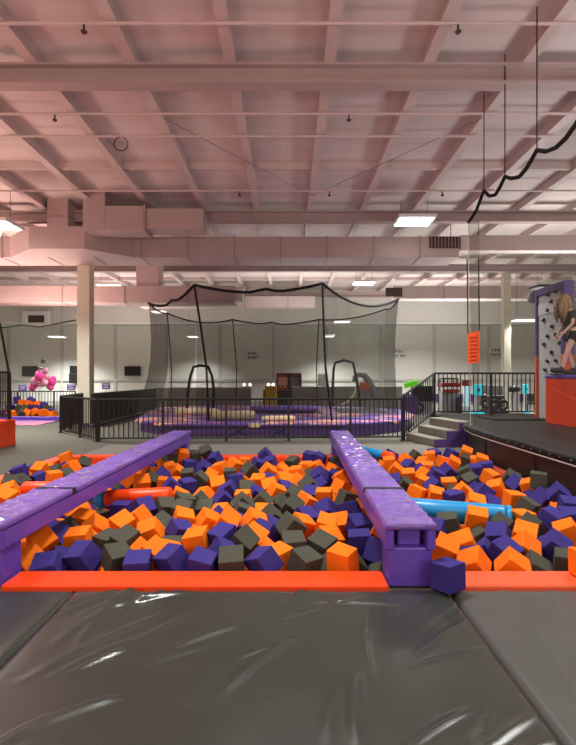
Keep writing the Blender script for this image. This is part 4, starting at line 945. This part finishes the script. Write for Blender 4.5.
dv = thing('belay_device', 'round grey belay drum on black arm beside the climbing tower top', 'belay device', (6.22, 13.05, 3.62))
obj('drum', tube(B(), [(0, -.05, 0), (0, -.03, 0), (0, .08, 0), (0, .1, 0)], [.12, .15, .15, .12], 18), M['machine_grey'], dv)
obj('arm', box(B(), -.1, .25, -.42, .1, .2, .25, .01, 1), M['black'], dv)
obj('hub', tube(B(), [(0, -.08, 0), (0, -.04, 0)], .06, 10), M['machine_grey'], dv)

def skin(name, verts, edges, radii, m, parent, sub=2, root=0):
    me = bpy.data.meshes.new(name); me.from_pydata(verts, edges, []); me.update()
    o = bpy.data.objects.new(name, me); link(o, parent)
    me.materials.append(m)
    md = o.modifiers.new('skin', 'SKIN'); md.use_smooth_shade = True
    for i, sv in enumerate(me.skin_vertices[0].data):
        r = radii[i]; sv.radius = (r, r) if not isinstance(r, tuple) else r
        sv.use_root = (i == root)
    o.modifiers.new('sub', 'SUBSURF').levels = sub; o.modifiers['sub'].render_levels = sub
    return o
pp = thing('person', 'person with long blond hair, dark top and black shoes stepping across the orange block', 'person', (6.12, 11.15, 1.64))
V = [(0, 0, .92), (-.03, 0, 1.08), (-.07, 0, 1.26), (-.09, 0, 1.38), (-.12, 0, 1.45), (-.17, 0, 1.52), (-.17, 0, 1.62),
     (0, -.1, .86), (-.16, -.1, .48), (-.28, -.1, .09), (-.42, -.1, .06),
     (0, .1, .86), (-.02, .1, .46), (.10, .1, .09), (-.04, .1, .05),
     (-.09, -.17, 1.37), (-.10, -.23, 1.10), (-.26, -.20, .92), (-.31, -.19, .88),
     (-.09, .17, 1.37), (-.06, .24, 1.10), (-.18, .22, .90), (-.22, .21, .85)]
E = [(0, 1), (1, 2), (2, 3), (3, 4), (4, 5), (5, 6), (0, 7), (7, 8), (8, 9), (9, 10), (0, 11), (11, 12), (12, 13), (13, 14), (3, 15), (15, 16), (16, 17), (17, 18), (3, 19), (19, 20), (20, 21), (21, 22)]
Rr = [.12, .11, .125, .09, .05, .085, .085, .085, .055, .038, .03, .085, .055, .038, .03, .055, .04, .028, .03, .055, .04, .028, .03]
for (wi, s) in ((18, -1), (22, 1)):
    w0 = Vector(V[wi])
    for k, (dy, ln) in enumerate(((-.03, .07), (-.01, .085), (.012, .08), (.032, .065))):
        a = len(V); V += [tuple(w0 + Vector((-.02, dy, -.04))), tuple(w0 + Vector((-.02 - ln * .6, dy, -.04 - ln * .7)))]
        E += [(wi, a), (a, a + 1)]; Rr += [.011, .008]
    a = len(V); V.append(tuple(w0 + Vector((-.05, -.045 * s, .0)))); E.append((wi, a)); Rr.append(.011)
skin('body', V, E, Rr, M['skin'], pp)
skin('top', [(0, 0, .90), (-.03, 0, 1.08), (-.07, 0, 1.26), (-.09, 0, 1.37), (-.09, -.17, 1.37), (-.10, -.215, 1.18), (-.09, .17, 1.37), (-.065, .22, 1.18)],
     [(0, 1), (1, 2), (2, 3), (3, 4), (4, 5), (3, 6), (6, 7)], [.15, .14, .15, .11, .075, .065, .075, .065], M['shirt'], pp)
skin('shorts', [(0, 0, .92), (0, -.1, .84), (-.06, -.1, .68), (0, .1, .84), (-.005, .1, .68)], [(0, 1), (1, 2), (0, 3), (3, 4)], [.14, .105, .09, .105, .09], M['shorts'], pp)
for (x, y, r) in ((-.28, -.1, .35), (.09, .1, 0)):
    bm = B()
    sphere(bm, (x - .09, y, .065 + r * .1), .075, 14, 10, (2.0, .72, .85)); sphere(bm, (x, y, .12), .06, 12, 8, (1, .9, 1.3))
    sh = obj('shoe', bm, M['shoe'], pp, True)
    obj('sole', box(B(), x - .235, x + .06, y - .05, y + .05, 0, .03, .012, 2), M['shoe'], sh)
hd = B()
sphere(hd, (-.155, 0, 1.62), .125, 18, 12, (1.0, .92, 1.1))
for k in range(9):
    a = -1.1 + k * .36
    y = math.sin(a) * .11; x = -.10 + .05 * math.cos(a) - (.10 if k in (0, 8) else 0)
    tube(hd, [(x - .05, y * .8, 1.66), (x - .02, y * 1.05, 1.5), (x - .03 - .02 * (k % 3), y * 1.1, 1.32), (x - .05 - .03 * (k % 2), y * 1.0, 1.14)], [.05, .06, .055, .012], 8)
for y in (-.1, .1):
    tube(hd, [(-.2, y * .9, 1.68), (-.27, y, 1.56), (-.29, y, 1.4), (-.27, y, 1.24)], [.04, .045, .045, .012], 8)
obj('hair', hd, M['hair'], pp, True)
fc = B(); sphere(fc, (-.285, 0, 1.585), .016, 8, 6, (1.2, .8, 1.4))
obj('nose', fc, M['skin'], pp, True)
for y in (-.035, .035):
    e = B(); sphere(e, (-.262, y, 1.625), .012, 8, 6); obj('eye', e, M['white'], pp, True)
e = B(); sphere(e, (-.262, 0, 1.54), .018, 8, 6, (.6, 1.4, .4)); obj('mouth', e, M['coral_vinyl'], pp, True)

# ------------------------------------------------------------------ tall net along the stage
tn = thing('safety_net', 'tall pale veil of netting with scalloped black rope hung along the stage edge', 'net', (3.62, 0, 0))
pk = [(468.5, 222), (471, 219), (476, 211), (480, 201), (484, 190.5), (489, 196), (495, 195), (500, 187), (505, 176.5), (511, 178.5), (519, 177), (526, 169), (532, 159), (537, 150), (546, 151.5), (556, 147.5), (566, 138), (576, 124), (590, 100), (606, 62), (640, 60), (670, 0), (740, -60), (830, -150)]
tp = []
for px, py in pk:
    Y = 3.62 * F / (px - 288); tp.append(Vector((0, Y, at(px, py, Y).z)))
obj('scallop_rope', tube(B(), tp, .032, 8), M['rope'], tn, True)
bm = B()
for a, b in zip(tp, tp[1:]):
    quad(bm, a, b, Vector((0.1, b.y, .6)), Vector((0.1, a.y, .6)))
obj('net', bm, M['net_tall'], tn)
a = tp[0]
obj('edge_cord', tube(B(), [a, (0.0, a.y, 3.0), (.04, a.y, .62)], .006, 6), M['column'], tn)
bm = B(); quad(bm, a, a + Vector((.24, .05, .06)), Vector((.24, a.y + .05, .6)), Vector((0, a.y, .6)))
obj('net', bm, M['net_tall'], tn)
for px, py in ((484, 190.5), (505, 176.5), (537, 150)):
    Y = 3.62 * F / (px - 288)
    obj('hanger', tube(B(), [(0, Y, at(px, py, Y).z), (0, Y, RZ - .1)], .010, 5), M['rope'], tn)
bn = thing('banner', 'orange banner with lines of writing hanging at the end of the tall net', 'banner', (0, 0, 0))
YB_ = 10.15
c = [at(468, 333.5, YB_), at(479.5, 330.5, YB_ - .02), at(479.5, 362.5, YB_ - .02), at(468, 363.5, YB_)]
bm = B(); quad(bm, *c)
r = bmesh.ops.extrude_face_region(bm, geom=bm.faces[:])
bmesh.ops.translate(bm, vec=(0, .012, 0), verts=[v for v in r['geom'] if isinstance(v, bmesh.types.BMVert)])
bmesh.ops.recalc_face_normals(bm, faces=bm.faces[:])
obj('cloth', bm, M['banner'], bn)
rr = random.Random(5)
for row in range(7):
    bm = B(); py = 336.5 + row * 3.8; x = 470.0
    while x < 477.3:
        wd = rr.uniform(.5, 1.5)
        p = at(x, py, YB_ - .03); q = at(min(x + wd, 478), py + 1.3, YB_ - .03)
        box(bm, p.x, q.x, YB_ - .032, YB_ - .022, q.z, p.z); x += wd + .45
    obj('lettering_line', bm, M['banner_ink'], bn)
for k in (0, 1):
    obj('strap', tube(B(), [c[k], Vector((c[k].x, c[k].y + .05, at(0, 258, YB_).z))], .012, 5), M['rope'], bn)

# ------------------------------------------------------------------ netted trampoline cage
CG = thing('trampoline_cage', 'large black netted trampoline cage with sagging rope top behind the railing', 'trampoline cage', (0, 0, 0))
ZB = .36
K = [(-2.72, 15.0, 285), (1.0, 15.0, 283.5), (3.72, 17.4, 299), (3.9, 20.6, 309), (1.35, 22.6, 319.5), (-2.45, 22.8, 319.5), (-5.05, 21.6, 313), (-4.75, 17.6, 303)]
KT = [Vector((x, y, HC + (378 - py) * y / F)) for x, y, py in K]
sag = [.24, .42, .12, .16, .22, .26, .10, .30]
for k in range(8):
    a, b = KT[k], KT[(k + 1) % 8]
    top = []
    n = 16
    for i in range(n + 1):
        f = i / n
        p = a.lerp(b, f)
        s = sag[k] * (1 - (2 * f - 1) ** 2)
        s -= .10 * math.exp(-((f - .55) / .07) ** 2) * (1 if k in (0, 4, 7) else 0)
        top.append(Vector((p.x, p.y, p.z - s)))
    obj('edge_rope', tube(B(), top, .042 if k in (0, 1, 7) else .030, 8), M['rope'], CG, True)
    bm = B()
    cx, cy = -.4, 18.9
    rows = []
    for j in range(7):
        g = j / 6
        row = []
        for i, p in enumerate(top):
            inw = .12 * math.sin(PI * g) - (.45 * g ** 3 if k in (6, 7) else 0)
            d = Vector((cx - p.x, cy - p.y, 0)).normalized() * inw
            fold = .012 * math.sin(i * 1.4) * g
            row.append(bm.verts.new((p.x + d.x + fold, p.y + d.y + fold, p.z + (ZB - p.z) * g)))
        rows.append(row)
    for j in range(6):
        for i in range(n): bm.faces.new((rows[j][i], rows[j][i + 1], rows[j + 1][i + 1], rows[j + 1][i]))
    obj('net', bm, M['net_side'] if k in (2, 6) else M['net'], CG, True)
for k, (bx, by) in enumerate(((-2.3, 15.0), (1.28, 15.0), (3.8, 17.3), (4.2, 20.6), (1.3, 22.6), (-2.3, 22.8), (-4.9, 21.6), (-4.85, 17.6))):
    if k in (2, 3, 7): continue
    p = KT[k]; q = Vector((bx, by, ZB - .06))
    bow = Vector((.10 if k in (0, 5, 6) else -.08, 0, 0))
    obj('pole', tube(B(), [p, p.lerp(q, .3) + bow * .6, p.lerp(q, .6) + bow, q], .032 if k < 2 else .022, 8), M['rope'], CG, True)
for pts, Y in ((((187, 408), (188, 390), (190.5, 376), (193.5, 367), (200, 365.5), (208, 366.5), (212, 376), (214, 392), (213, 408)), 15.6),
               (((333, 406), (332.5, 390), (333.5, 370), (335, 363), (344, 360), (353, 362.5), (356, 376), (359, 392), (360, 406)), 16.2)):
    obj('doorway_arch', tube(B(), [at(x, y, Y) for x, y in pts], .042, 8), M['rope'], CG, True)
tc = thing('trampoline_court', 'low trampoline court with purple and orange printed pads inside the cage', 'trampoline', (0, 0, 0))
out = [(-4.5, 15.2), (-3.3, 14.0), (2.2, 14.1), (3.6, 15.4), (4.3, 17.6), (4.4, 20.8), (1.6, 23.3), (-2.6, 23.6), (-5.4, 22.2), (-5.0, 18)]
obj('printed_pads', prism(B(), out, .27, .34), M['court'], tc)
obj('skirt', prism(B(), [(x * .97, 18.7 + (y - 18.7) * .97) for x, y in out], 0, .27), M['purple_pad'], tc)
for (x0, x1, y0, y1) in ((-4.3, -2.2, 15.6, 17.3), (-1.8, .6, 15.4, 17.0), (1.0, 2.8, 15.7, 17.4), (-4.4, -1.8, 18.3, 21.5), (-1.2, 1.2, 18.0, 21.5), (1.8, 3.6, 18.4, 21)):
    obj('bed', box(B(), x0, x1, y0, y1, .34, .352), M['bed'] if x0 > -1.5 and y0 > 17 else M['court'], tc)
def bolster(p, q, r, m, label):
    p, q = Vector(p), Vector(q); u = (q - p).normalized()
    o = obj('bolster', tube(B(), [p, p + u * .05, p + u * .12, q - u * .12, q - u * .05, q], [r * .6, r * .9, r, r, r * .9, r * .6], 14), M[m], None, True)
    tag(o, label, 'bolster', 'bolsters on the trampoline court')
bolster((-3.75, 17.3, .46), (-2.3, 17.1, .46), .12, 'cream', 'cream bolster lying farther back on the trampoline court by the first arch')
bolster((-2.25, 15.2, .48), (-.95, 15.2, .48), .14, 'cream', 'thick cream bolster on court directly behind the railing middle')
bolster((-.75, 14.8, .42), (.2, 14.9, .42), .08, 'cream', 'thin pale bolster on the court below the yellow cabinet')
bolster((-1.35, 18.4, .48), (1.0, 18.2, .48), .13, 'purple_pad', 'purple bolster lying on the court under the maroon cabinets')
bt = thing('trampoline_bar', 'low dark purple bar on crossed black legs behind the railing', 'bench', (-3.3, 13.62, 0))
obj('bar', box(B(), 0, 2.25, -.03, .03, .31, .36, .01, 1), M['purple_pad'], bt)
obj('bar', box(B(), 2.6, 4.85, -.03, .03, .31, .36, .01, 1), M['purple_pad'], bt)
obj('pad_block', box(B(), 2.27, 2.58, -.06, .06, .28, .39, .02, 2), M['cream'], bt)
for x in (.5, 2.0, 3.1, 4.5):
    obj('leg', tube(B(), [(x - .28, 0, 0), (x + .22, 0, .32)], .022, 6), M['black'], bt)
    obj('leg', tube(B(), [(x + .28, 0.03, 0), (x - .22, 0.03, .32)], .022, 6), M['black'], bt)

# half walls behind the cage
def half_wall(x0, x1, y, h, m, label, d=.15):
    t = thing('half_wall', label, 'half wall', ((x0 + x1) / 2, y, 0))
    obj('panel', box(B(), (x0 - x1) / 2, (x1 - x0) / 2, 0, d, 0, h, .02, 2), M[m], t)
    n = max(1, int((x1 - x0) / 1.6))
    for i in range(1, n):
        x = (x0 - x1) / 2 + (x1 - x0) * i / n
        obj('joint', box(B(), x - .012, x + .012, -.006, 0, .02, h - .03), M['dark_panel'], t)
    return t
half_wall(-6.35, -1.75, 24.6, 1.13, 'grey_panel', 'grey padded half wall behind the cage on the column side')
half_wall(.2, 5.4, 24.4, 1.18, 'grey_panel', 'grey padded half wall behind the cage beside the maroon cabinets')
half_wall(-1.2, .15, 24.9, 1.0, 'dark_panel', 'dark half wall under the maroon cabinets next to the yellow one')
half_wall(4.9, 5.65, 22.5, .78, 'step_purple', 'purple half wall behind the steps railing')
t = thing('ramp_side', 'long dark ramp wall with pale lower edge behind the bent railing', 'ramp', (-6.2, 16.4, 0))
obj('panel', box(B(), -.08, 0, 0, 8, .12, 1.1, .02, 1), M['dark_panel'], t)
obj('edge_strip', box(B(), -.07, .02, 0, 8, .08, .13), M['machine_grey'], t)
obj('base_board', box(B(), -.09, .01, 0, 8, 0, .08), M['step_purple'], t)

# odd padded hook inside the cage
p = at(362, 384, 21.5)
t = thing('padded_hook', 'grey curved padded arm with orange cushion and pale strap inside cage doorway', 'play equipment', p)
obj('arm', tube(B(), [(-.34, 0, .10), (-.30, 0, .28), (-.12, 0, .40), (.10, 0, .36), (.28, 0, .12), (.42, 0, -.1), (.5, 0, -.62)], [.07, .10, .12, .14, .15, .13, .10], 10), M['grey_panel'], t, True)
obj('cushion', box(B(), -.1, .32, -.16, .1, -.26, .06, .05, 3), M['tower_orange'], t)
obj('strap', tube(B(), [(-.18, -.1, .2), (-.24, -.1, -.1), (-.36, -.1, -.45), (-.62, -.1, -.75), (-.9, -.1, -.86)], .035, 8), M['cream'], t, True)
obj('post', tube(B(), [(.5, 0, -.6), (.5, 0, -(p.z - .345))], .05, 8), M['grey_panel'], t)

# ------------------------------------------------------------------ things against the rear wall
def tv(px, py, w, label):
    t = thing('wall_tv', label, 'television', at(px, py, 34.8), 0, 'televisions on the rear wall')
    obj('bezel', box(B(), -w / 2, w / 2, 0, .06, -w * .29, w * .29, .01, 1), M['black'], t)
    obj('screen', box(B(), -w / 2 + .03, w / 2 - .03, -.006, 0, -w * .29 + .03, w * .29 - .03), M['screen'], t)
    obj('bracket', box(B(), -.1, .1, .06, .2, -.1, .1), M['black'], t)
tv(30, 371, 1.12, 'black wall television beside the pink balloons')
tv(77, 370, 1.0, 'black wall television half hidden behind the cream column')
tv(132.5, 371, 1.10, 'black wall television between the column and netted cage')
t = thing('speaker_box', 'dark box on the wall below the television behind the column', 'speaker', at(73, 378, 34.7))
obj('housing', box(B(), -.28, .28, -.02, .2, -.35, .3, .02, 1), M['machine_dark'], t)
obj('grille', box(B(), -.22, .22, -.03, -.02, -.28, .22), M['screen'], t)
def small_sign(px, py, label):
    t = thing('wall_sign', label, 'sign', at(px, py, 32.5), 0, 'purple signs')
    obj('board', box(B(), -.26, .26, 0, .03, -.2, .18, .01, 1), M['sign'], t)
    bm = B()
    for (z, w) in ((.09, .2), (0, .12), (-.1, .17)):
        x = -w
        rr = random.Random(int(px * 7 + z * 100))
        while x < w:
            d = rr.uniform(.02, .07); box(bm, x, min(x + d, w), -.008, 0, z - .022, z + .022); x += d + .022
    obj('lettering', bm, M['letter'], t)
    obj('stake', tube(B(), [(0, .02, -.2), (0, .02, -(at(px, py, 32.5).z))], .015, 5), M['machine_grey'], t)
small_sign(22.5, 387.5, 'small purple sign with pale lettering below the balloons television')
small_sign(71, 387, 'small purple sign with pale lettering beside the cream column')
small_sign(106, 386, 'small purple sign with pale lettering between column and the dark ramp')
def poster(px, py, w, h, label):
    t = thing('wall_poster', label, 'poster', at(px, py, 34.93), 0, 'lettered posters')
    obj('sheet', box(B(), -w / 2, w / 2, 0, .02, -h / 2, h / 2), M['poster'], t)
    rr = random.Random(int(px)); bm = B()
    for (z, wd) in ((.14, .34), (-.14, .38)):
        x = -wd
        while x < wd - .1:
            a = .15
            box(bm, x, x + .045, -.01, 0, z - .09, z + .09)
            if rr.random() < .7: box(bm, x, x + .14, -.01, 0, z + .05, z + .09)
            if rr.random() < .6: box(bm, x, x + .13, -.01, 0, z - .02, z + .02)
            if rr.random() < .6: box(bm, x + .10, x + .14, -.01, 0, z - .09, z + .05)
            x += .2
    obj('lettering', bm, M['ink'], t)
poster(253.5, 355.5, 1.15, .66, 'white poster with two rows of black lettering above the yellow cabinet')
poster(400, 353.5, 1.15, .72, 'white poster with two rows of black lettering beside the cage near the steps')
poster(497, 352.5, 1.15, .72, 'white poster with black lettering seen through the tall net')
# cabinets
def cabinet(name, x0, x1, y0, y1, Y, parts, label, cat, zb=None):
    """px box -> cabinet standing on the floor (or with its foot at pixel y1)"""
    a, b = at(x0, y0, Y), at(x1, y1, Y)
    t = thing(name, label, cat, ((a.x + b.x) / 2, Y, 0 if zb is None else zb))
    return t, b.x - a.x, a.z - (0 if zb is None else zb)
t, w, h = cabinet('arcade_cabinet', 265, 276.5, 386, 410, 24.0, 0, 'yellow cabinet with twin white lamps behind the court', 'cabinet')
obj('body', box(B(), -w / 2, w / 2, 0, .5, 0, h, .03, 2), M['yellow'], t)
obj('panel', box(B(), -w / 2 + .06, w / 2 - .06, -.012, 0, .15, h - .3), M['yellow'], t)
for s in (-1, 1):
    bm = B(); sphere(bm, (s * .11, .1, h + .06), .085, 12, 8); obj('lamp', bm, M['lamp_far'], t, True)
t = thing('emergency_light', 'twin white emergency lamp on the grey half wall near yellow cabinet', 'lamp', (-1.95, 24.62, 1.13))
obj('base', box(B(), -.2, .2, 0, .1, 0, .06, .01, 1), M['machine_white'], t)
for s in (-1, 1):
    bm = B(); sphere(bm, (s * .14, .05, .13), .08, 12, 8); obj('lamp', bm, M['lamp_far'], t, True)
def arcade(px0, px1, py0, Y, label, screen):
    t, w, h = cabinet('arcade_cabinet', px0, px1, py0, 410, Y, 0, label, 'arcade cabinet')
    obj('body', box(B(), -w / 2, w / 2, .1, .7, 0, h, .02, 1), M['maroon'], t)
    for s in (-1, 1): obj('side_panel', box(B(), s * w / 2 - .03, s * w / 2 + .03, -.05, .7, 0, h), M['machine_dark'], t)
    obj('marquee', box(B(), -w / 2 + .03, w / 2 - .03, 0, .1, h - .14, h), M['maroon'], t)
    obj('screen', box(B(), -w / 2 + .05, w / 2 - .05, .085, .1, h - .62, h - .2), M[screen], t)
    bm = B(); box(bm, -w / 2 + .03, w / 2 - .03, -.12, .1, h - .85, h - .72); obj('control_panel', bm, M['red'], t)
    for s in (-.1, .1):
        bm = B(); sphere(bm, (s, -.06, h - .7), .035, 8, 6); obj('button', bm, M['machine_white'], t, True)
arcade(277, 288.5, 373, 26, 'maroon arcade cabinet right beside the yellow cabinet', 'screen_pink')
arcade(289.5, 301, 373, 26, 'maroon arcade cabinet with paler screen, second from the yellow cabinet', 'machine_grey')
t = thing('wall_board', 'plain grey board standing behind the half wall near the centre pole', 'board', ((at(323, 0, 26)).x, 26, 0))
obj('panel', box(B(), -.26, .26, 0, .05, 0, 1.78, .01, 1), M['grey_panel'], t)
obj('stand', box(B(), -.2, .2, .05, .3, 0, .05), M['grey_panel'], t)
# arcade machines behind the stage railing
Y = 23.0
t, w, h = cabinet('arcade_machine', 414, 433, 386, 0, Y, 0, 'black ribbed machine with lime green topper behind the steps', 'arcade machine')
obj('body', box(B(), -w / 2, w / 2, 0, .6, .55, h, .02, 1), M['black'], t)
for i in range(6):
    x = -w / 2 + .08 + i * (w - .16) / 5
    obj('rib', box(B(), x - .03, x + .03, -.03, 0, .62, h - .06, .01, 1), M['machine_dark'], t)
obj('pedestal', box(B(), -w / 2, w / 2, .05, .6, 0, .55), M['machine_grey'], t)
c = [(-.18 + .17 * math.cos(k * PI / 8), -.02, .28 + .17 * math.sin(k * PI / 8)) for k in range(16)]
obj('wheel', tube(B(), c, .045, 8, closed=True), M['black'], t, True)
bm = box(B(), -.5, .12, .1, .2, h + .05, h + .3, .06, 3, Matrix.Rotation(-.25, 4, 'Y'))
obj('topper', bm, M['lime'], t)
obj('topper', box(B(), -.22, .0, .1, .2, h, h + .15, .02, 1), M['lime'], t)
t, w, h = cabinet('claw_machine', 443, 459, 378, 0, Y + .5, 0, 'claw machine with red canopy and grey cabinet behind stage railing', 'claw machine')
obj('cabinet', box(B(), -w / 2, w / 2, 0, .7, 0, h * .62, .02, 1), M['machine_grey'], t)
obj('canopy', box(B(), -w / 2 - .06, w / 2 + .06, -.06, .72, h * .74, h * .86, .02, 1), M['red'], t)
obj('control_panel', box(B(), -w / 2, w / 2, -.12, .02, h * .58, h * .68, .02, 1), M['red'], t)
obj('header', box(B(), -w / 2 + .05, w / 2 - .05, 0, .6, h * .96, h), M['machine_dark'], t)
for s in (-1, 1):
    for yy in (.02, .62): obj('corner_post', box(B(), s * (w / 2 - .05) - .02, s * (w / 2 - .05) + .02, yy, yy + .04, h * .6, h), M['machine_dark'], t)
bm = B(); sphere(bm, (-.02, .3, h * .66), .13, 10, 8); obj('toy', bm, M['paleblue'], t, True)
t, w, h = cabinet('strength_machine', 465.5, 470.5, 380, 0, Y, 0, 'narrow machine with pale blue lit tube behind stage railing', 'arcade machine')
obj('base', box(B(), -w, w, 0, .5, 0, .35, .02, 1), M['machine_white'], t)
obj('tube', box(B(), -w * .55, w * .55, .1, .3, .35, h * .82, .02, 1), M['paleblue'], t)
obj('cap', box(B(), -w * .8, w * .8, .05, .35, h * .82, h, .03, 2), M['red'], t)
obj('side_unit', box(B(), -w * 1.9, -w * 1.05, .1, .4, 0, h * .5, .02, 1), M['machine_dark'], t)
def lit_box(px, py, wpx, hpx, Y, label):
    p = at(px, py, Y); w = wpx * Y / F; h = hpx * Y / F
    t = thing('lit_box_machine', label, 'arcade machine', (p.x, Y, 0))
    obj('light_box', box(B(), -w / 2, w / 2, 0, .2, p.z - h / 2, p.z + h / 2, .03, 2), M['cyan'], t)
    bm = B(); sphere(bm, (0, -.01, p.z), w * .2, 10, 8); obj('target', bm, M['machine_dark'], t, True)
    obj('pedestal', box(B(), -w * .3, w * .1, .02, .18, 0, p.z - h / 2), M['machine_white'], t)
    obj('base', box(B(), -w * .6, w * .6, -.1, .35, 0, .09, .02, 1), M['cyan'], t)
lit_box(478.5, 390, 9, 11, 22.5, 'cyan lit box on white stand below the orange banner')
lit_box(526.5, 389, 4, 9, 23, 'small cyan lit box close to the tall orange block')
def racer(px, Y, label, white):
    p = at(px, 400, Y)
    t = thing('racing_machine', label, 'arcade machine', (p.x, Y, 0))
    obj('base', box(B(), -.42, .42, 0, .8, 0, .16, .03, 2), M['machine_dark'], t)
    for s in (-.24, .14):
        c = [(s + .18 * math.cos(k * PI / 9), -.05, .42 + .2 * math.sin(k * PI / 9)) for k in range(18)]
        obj('wheel', tube(B(), c, .06, 8, closed=True), M['machine_dark'], t, True)
        bm = B(); sphere(bm, (s, -.05, .42), .09, 10, 8); obj('hub', bm, M[white], t, True)
    obj('body', box(B(), -.4, .3, .1, .5, .3, .85, .1, 3), M['machine_dark'], t)
    obj('screen', box(B(), -.3, .36, .5, .6, .7, 1.25, .03, 2), M['machine_grey'], t)
racer(491, 23.5, 'dark racing machine with round white hubs behind the railing', 'machine_white')
racer(499.5, 22.2, 'second dark racing machine, next to the pale pillar', 'machine_grey')
t = thing('pump_stand', 'white pillar machine with dark rounded head near the orange block', 'arcade machine', (at(517, 0, 23).x, 23, 0))
obj('column', box(B(), -.12, .12, 0, .25, 0, .98, .03, 2), M['machine_white'], t)
bm = B(); sphere(bm, (-.08, .1, 1.08), .24, 14, 10, (1.2, .6, .7)); obj('head', bm, M['machine_dark'], t, True)
obj('base', box(B(), -.3, .3, -.1, .35, 0, .1, .02, 1), M['machine_white'], t)
t = thing('seat_bench', 'dark padded bench close behind the railing end by the orange block', 'bench', (at(535, 0, 24).x, 24, 0))
obj('seat', box(B(), -.35, .35, 0, .4, .36, .46, .03, 2), M['machine_dark'], t)
obj('backrest', box(B(), -.35, .35, .34, .42, .46, .85, .03, 2), M['machine_dark'], t)
for s in (-.3, .3): obj('leg', box(B(), s - .03, s + .03, .1, .3, 0, .36), M['black'], t)

# ------------------------------------------------------------------ balloons and the small far pit
bc = at(40, 378, 27)
t = thing('balloon_cluster', 'tall cluster of pink balloons with silver star on top before rear wall', 'balloons', (bc.x, 27, 0))
rr = random.Random(2)
obj('stem', tube(B(), [(0, 0, 0), (0, 0, bc.z + .4)], .02, 6), M['white'], t)
for (px, py, r, m) in ((33, 384, 4.2, 'pink'), (30.5, 388, 3.4, 'pink'), (36, 381, 3.4, 'pink_pale'), (41, 376.5, 4.4, 'pink'), (46, 377, 2.8, 'pink_pale'), (44, 372.5, 2.6, 'silver'),
                       (41, 383.5, 3.4, 'pink_pale'), (46, 383, 3.2, 'pink_pale'), (51.5, 382, 4.0, 'pink'), (53, 379, 2.8, 'pink'), (50.5, 387, 3.2, 'pink'), (42, 368, 2.4, 'silver'), (46, 370, 2.2, 'pink_pale'), (38.5, 373.5, 2.8, 'pink'), (47.5, 387, 2.0, 'silver')):
    p = at(px, py, 27) - Vector((bc.x, 27, 0)); R_ = r * 27 / F
    bm = B(); sphere(bm, (p.x, rr.uniform(-.2, .2), p.z), R_, 14, 10, (1, 1, 1.12)); obj('balloon', bm, M[m], t, True)
p = at(43, 361.5, 27) - Vector((bc.x, 27, 0))
bm = B()
prism(bm, [((.17 if k % 2 == 0 else .08) * math.sin(k * PI / 5), (.17 if k % 2 == 0 else .08) * math.cos(k * PI / 5)) for k in range(10)][::-1], -.04, .04,
      Matrix.Translation(p) @ Matrix.Rotation(PI / 2, 4, 'X'))
obj('star_balloon', bm, M['silver'], t)
t = thing('pit_apron', 'pink and purple floor pads before the small far foam pit', 'floor mat', (-10.1, 18.4, 0))
obj('pad', box(B(), -2.4, 1.75, -1.1, .1, 0, .04, .01, 1), M['pink_pale'], t)
obj('pad', box(B(), -2.4, 1.75, .12, .55, 0, .05, .01, 1), M['purple_vinyl'], t)
obj('pad', box(B(), -2.4, 1.75, .57, .8, 0, .16, .02, 1), M['purple_vinyl'], t)
FARC = (('o', 23, 403, 'on top of the heap, nearest the photo edge'), ('o', 37.5, 405, 'alone at the top of the heap'), ('o', 35, 412, 'in the bottom row, first in its trio'), ('o', 41, 412.5, 'in the bottom row, middle of its trio'),
        ('o', 46, 413, 'in the bottom row, last of its trio'), ('g', 19, 408, 'below the top orange cube, nearer photo edge'), ('g', 26, 409, 'in the middle of the heap'), ('p', 31, 401, 'behind the top orange cubes'),
        ('p', 31, 408, 'between the two orange groups'), ('o', 12, 414, 'at the very photo edge end'), ('o', 28, 413, 'in the bottom row below the grey ones'), ('p', 17, 400, 'in the far row by black railing'),
        ('p', 44, 406, 'at the shoulder by the column side'), ('p', 51, 412, 'in the bottom row closest to the column'), ('o', 53, 414.5, 'flat at the column side end'), ('g', 22, 414, 'in the bottom row nearer photo edge'),
        ('p', 11, 407, 'half cut at the heap end by the low orange block'), ('g', 48, 409, 'half buried on column side slope'), ('o', 29.5, 404.5, 'leaning between the top cubes'), ('p', 39, 409, 'below the lone top orange cube'))
rr = random.Random(8)
for (c, px, py, where) in FARC:
    Y = 19.9 + (414 - py) * .09
    o = bpy.data.objects.new('foam_cube', CM[c][rr.randrange(4)]); COL.objects.link(o)
    o.location = at(px, py, Y); o.rotation_euler = (rr.uniform(-.6, .6), rr.uniform(-.6, .6), rr.uniform(-.8, .8)); o.scale = (1.25,) * 3
    tag(o, '%s foam cube %s, far pit' % (CN[c], where), 'foam cube', 'foam cubes in the small far pit')
bm = B()
for i in range(60):
    f = rr.random()
    px = rr.uniform(2, 56); Y = rr.uniform(19.9, 21.9)
    hgt = .45 * (1 - abs(px - 28) / 30)
    tt = bmesh.new(); bmesh.ops.create_cube(tt, size=.24)
    k = rr.choice((0, 1, 1, 2, 2))
    for fc_ in tt.faces: fc_.material_index = k
    merge(bm, tt, Matrix.Translation((at(px, 400, Y).x, Y, max(.08, rr.uniform(0, hgt) * min(1, (Y - 19.6))))) @ Euler((rr.random(), rr.random(), rr.random())).to_matrix().to_4x4())
tag(obj('foam_cube_fill', bm, [M['foam_orange'], M['foam_purple'], M['foam_grey']]), 'jumbled foam cubes making up the heap in the small far pit', 'foam cubes', None, 'stuff')
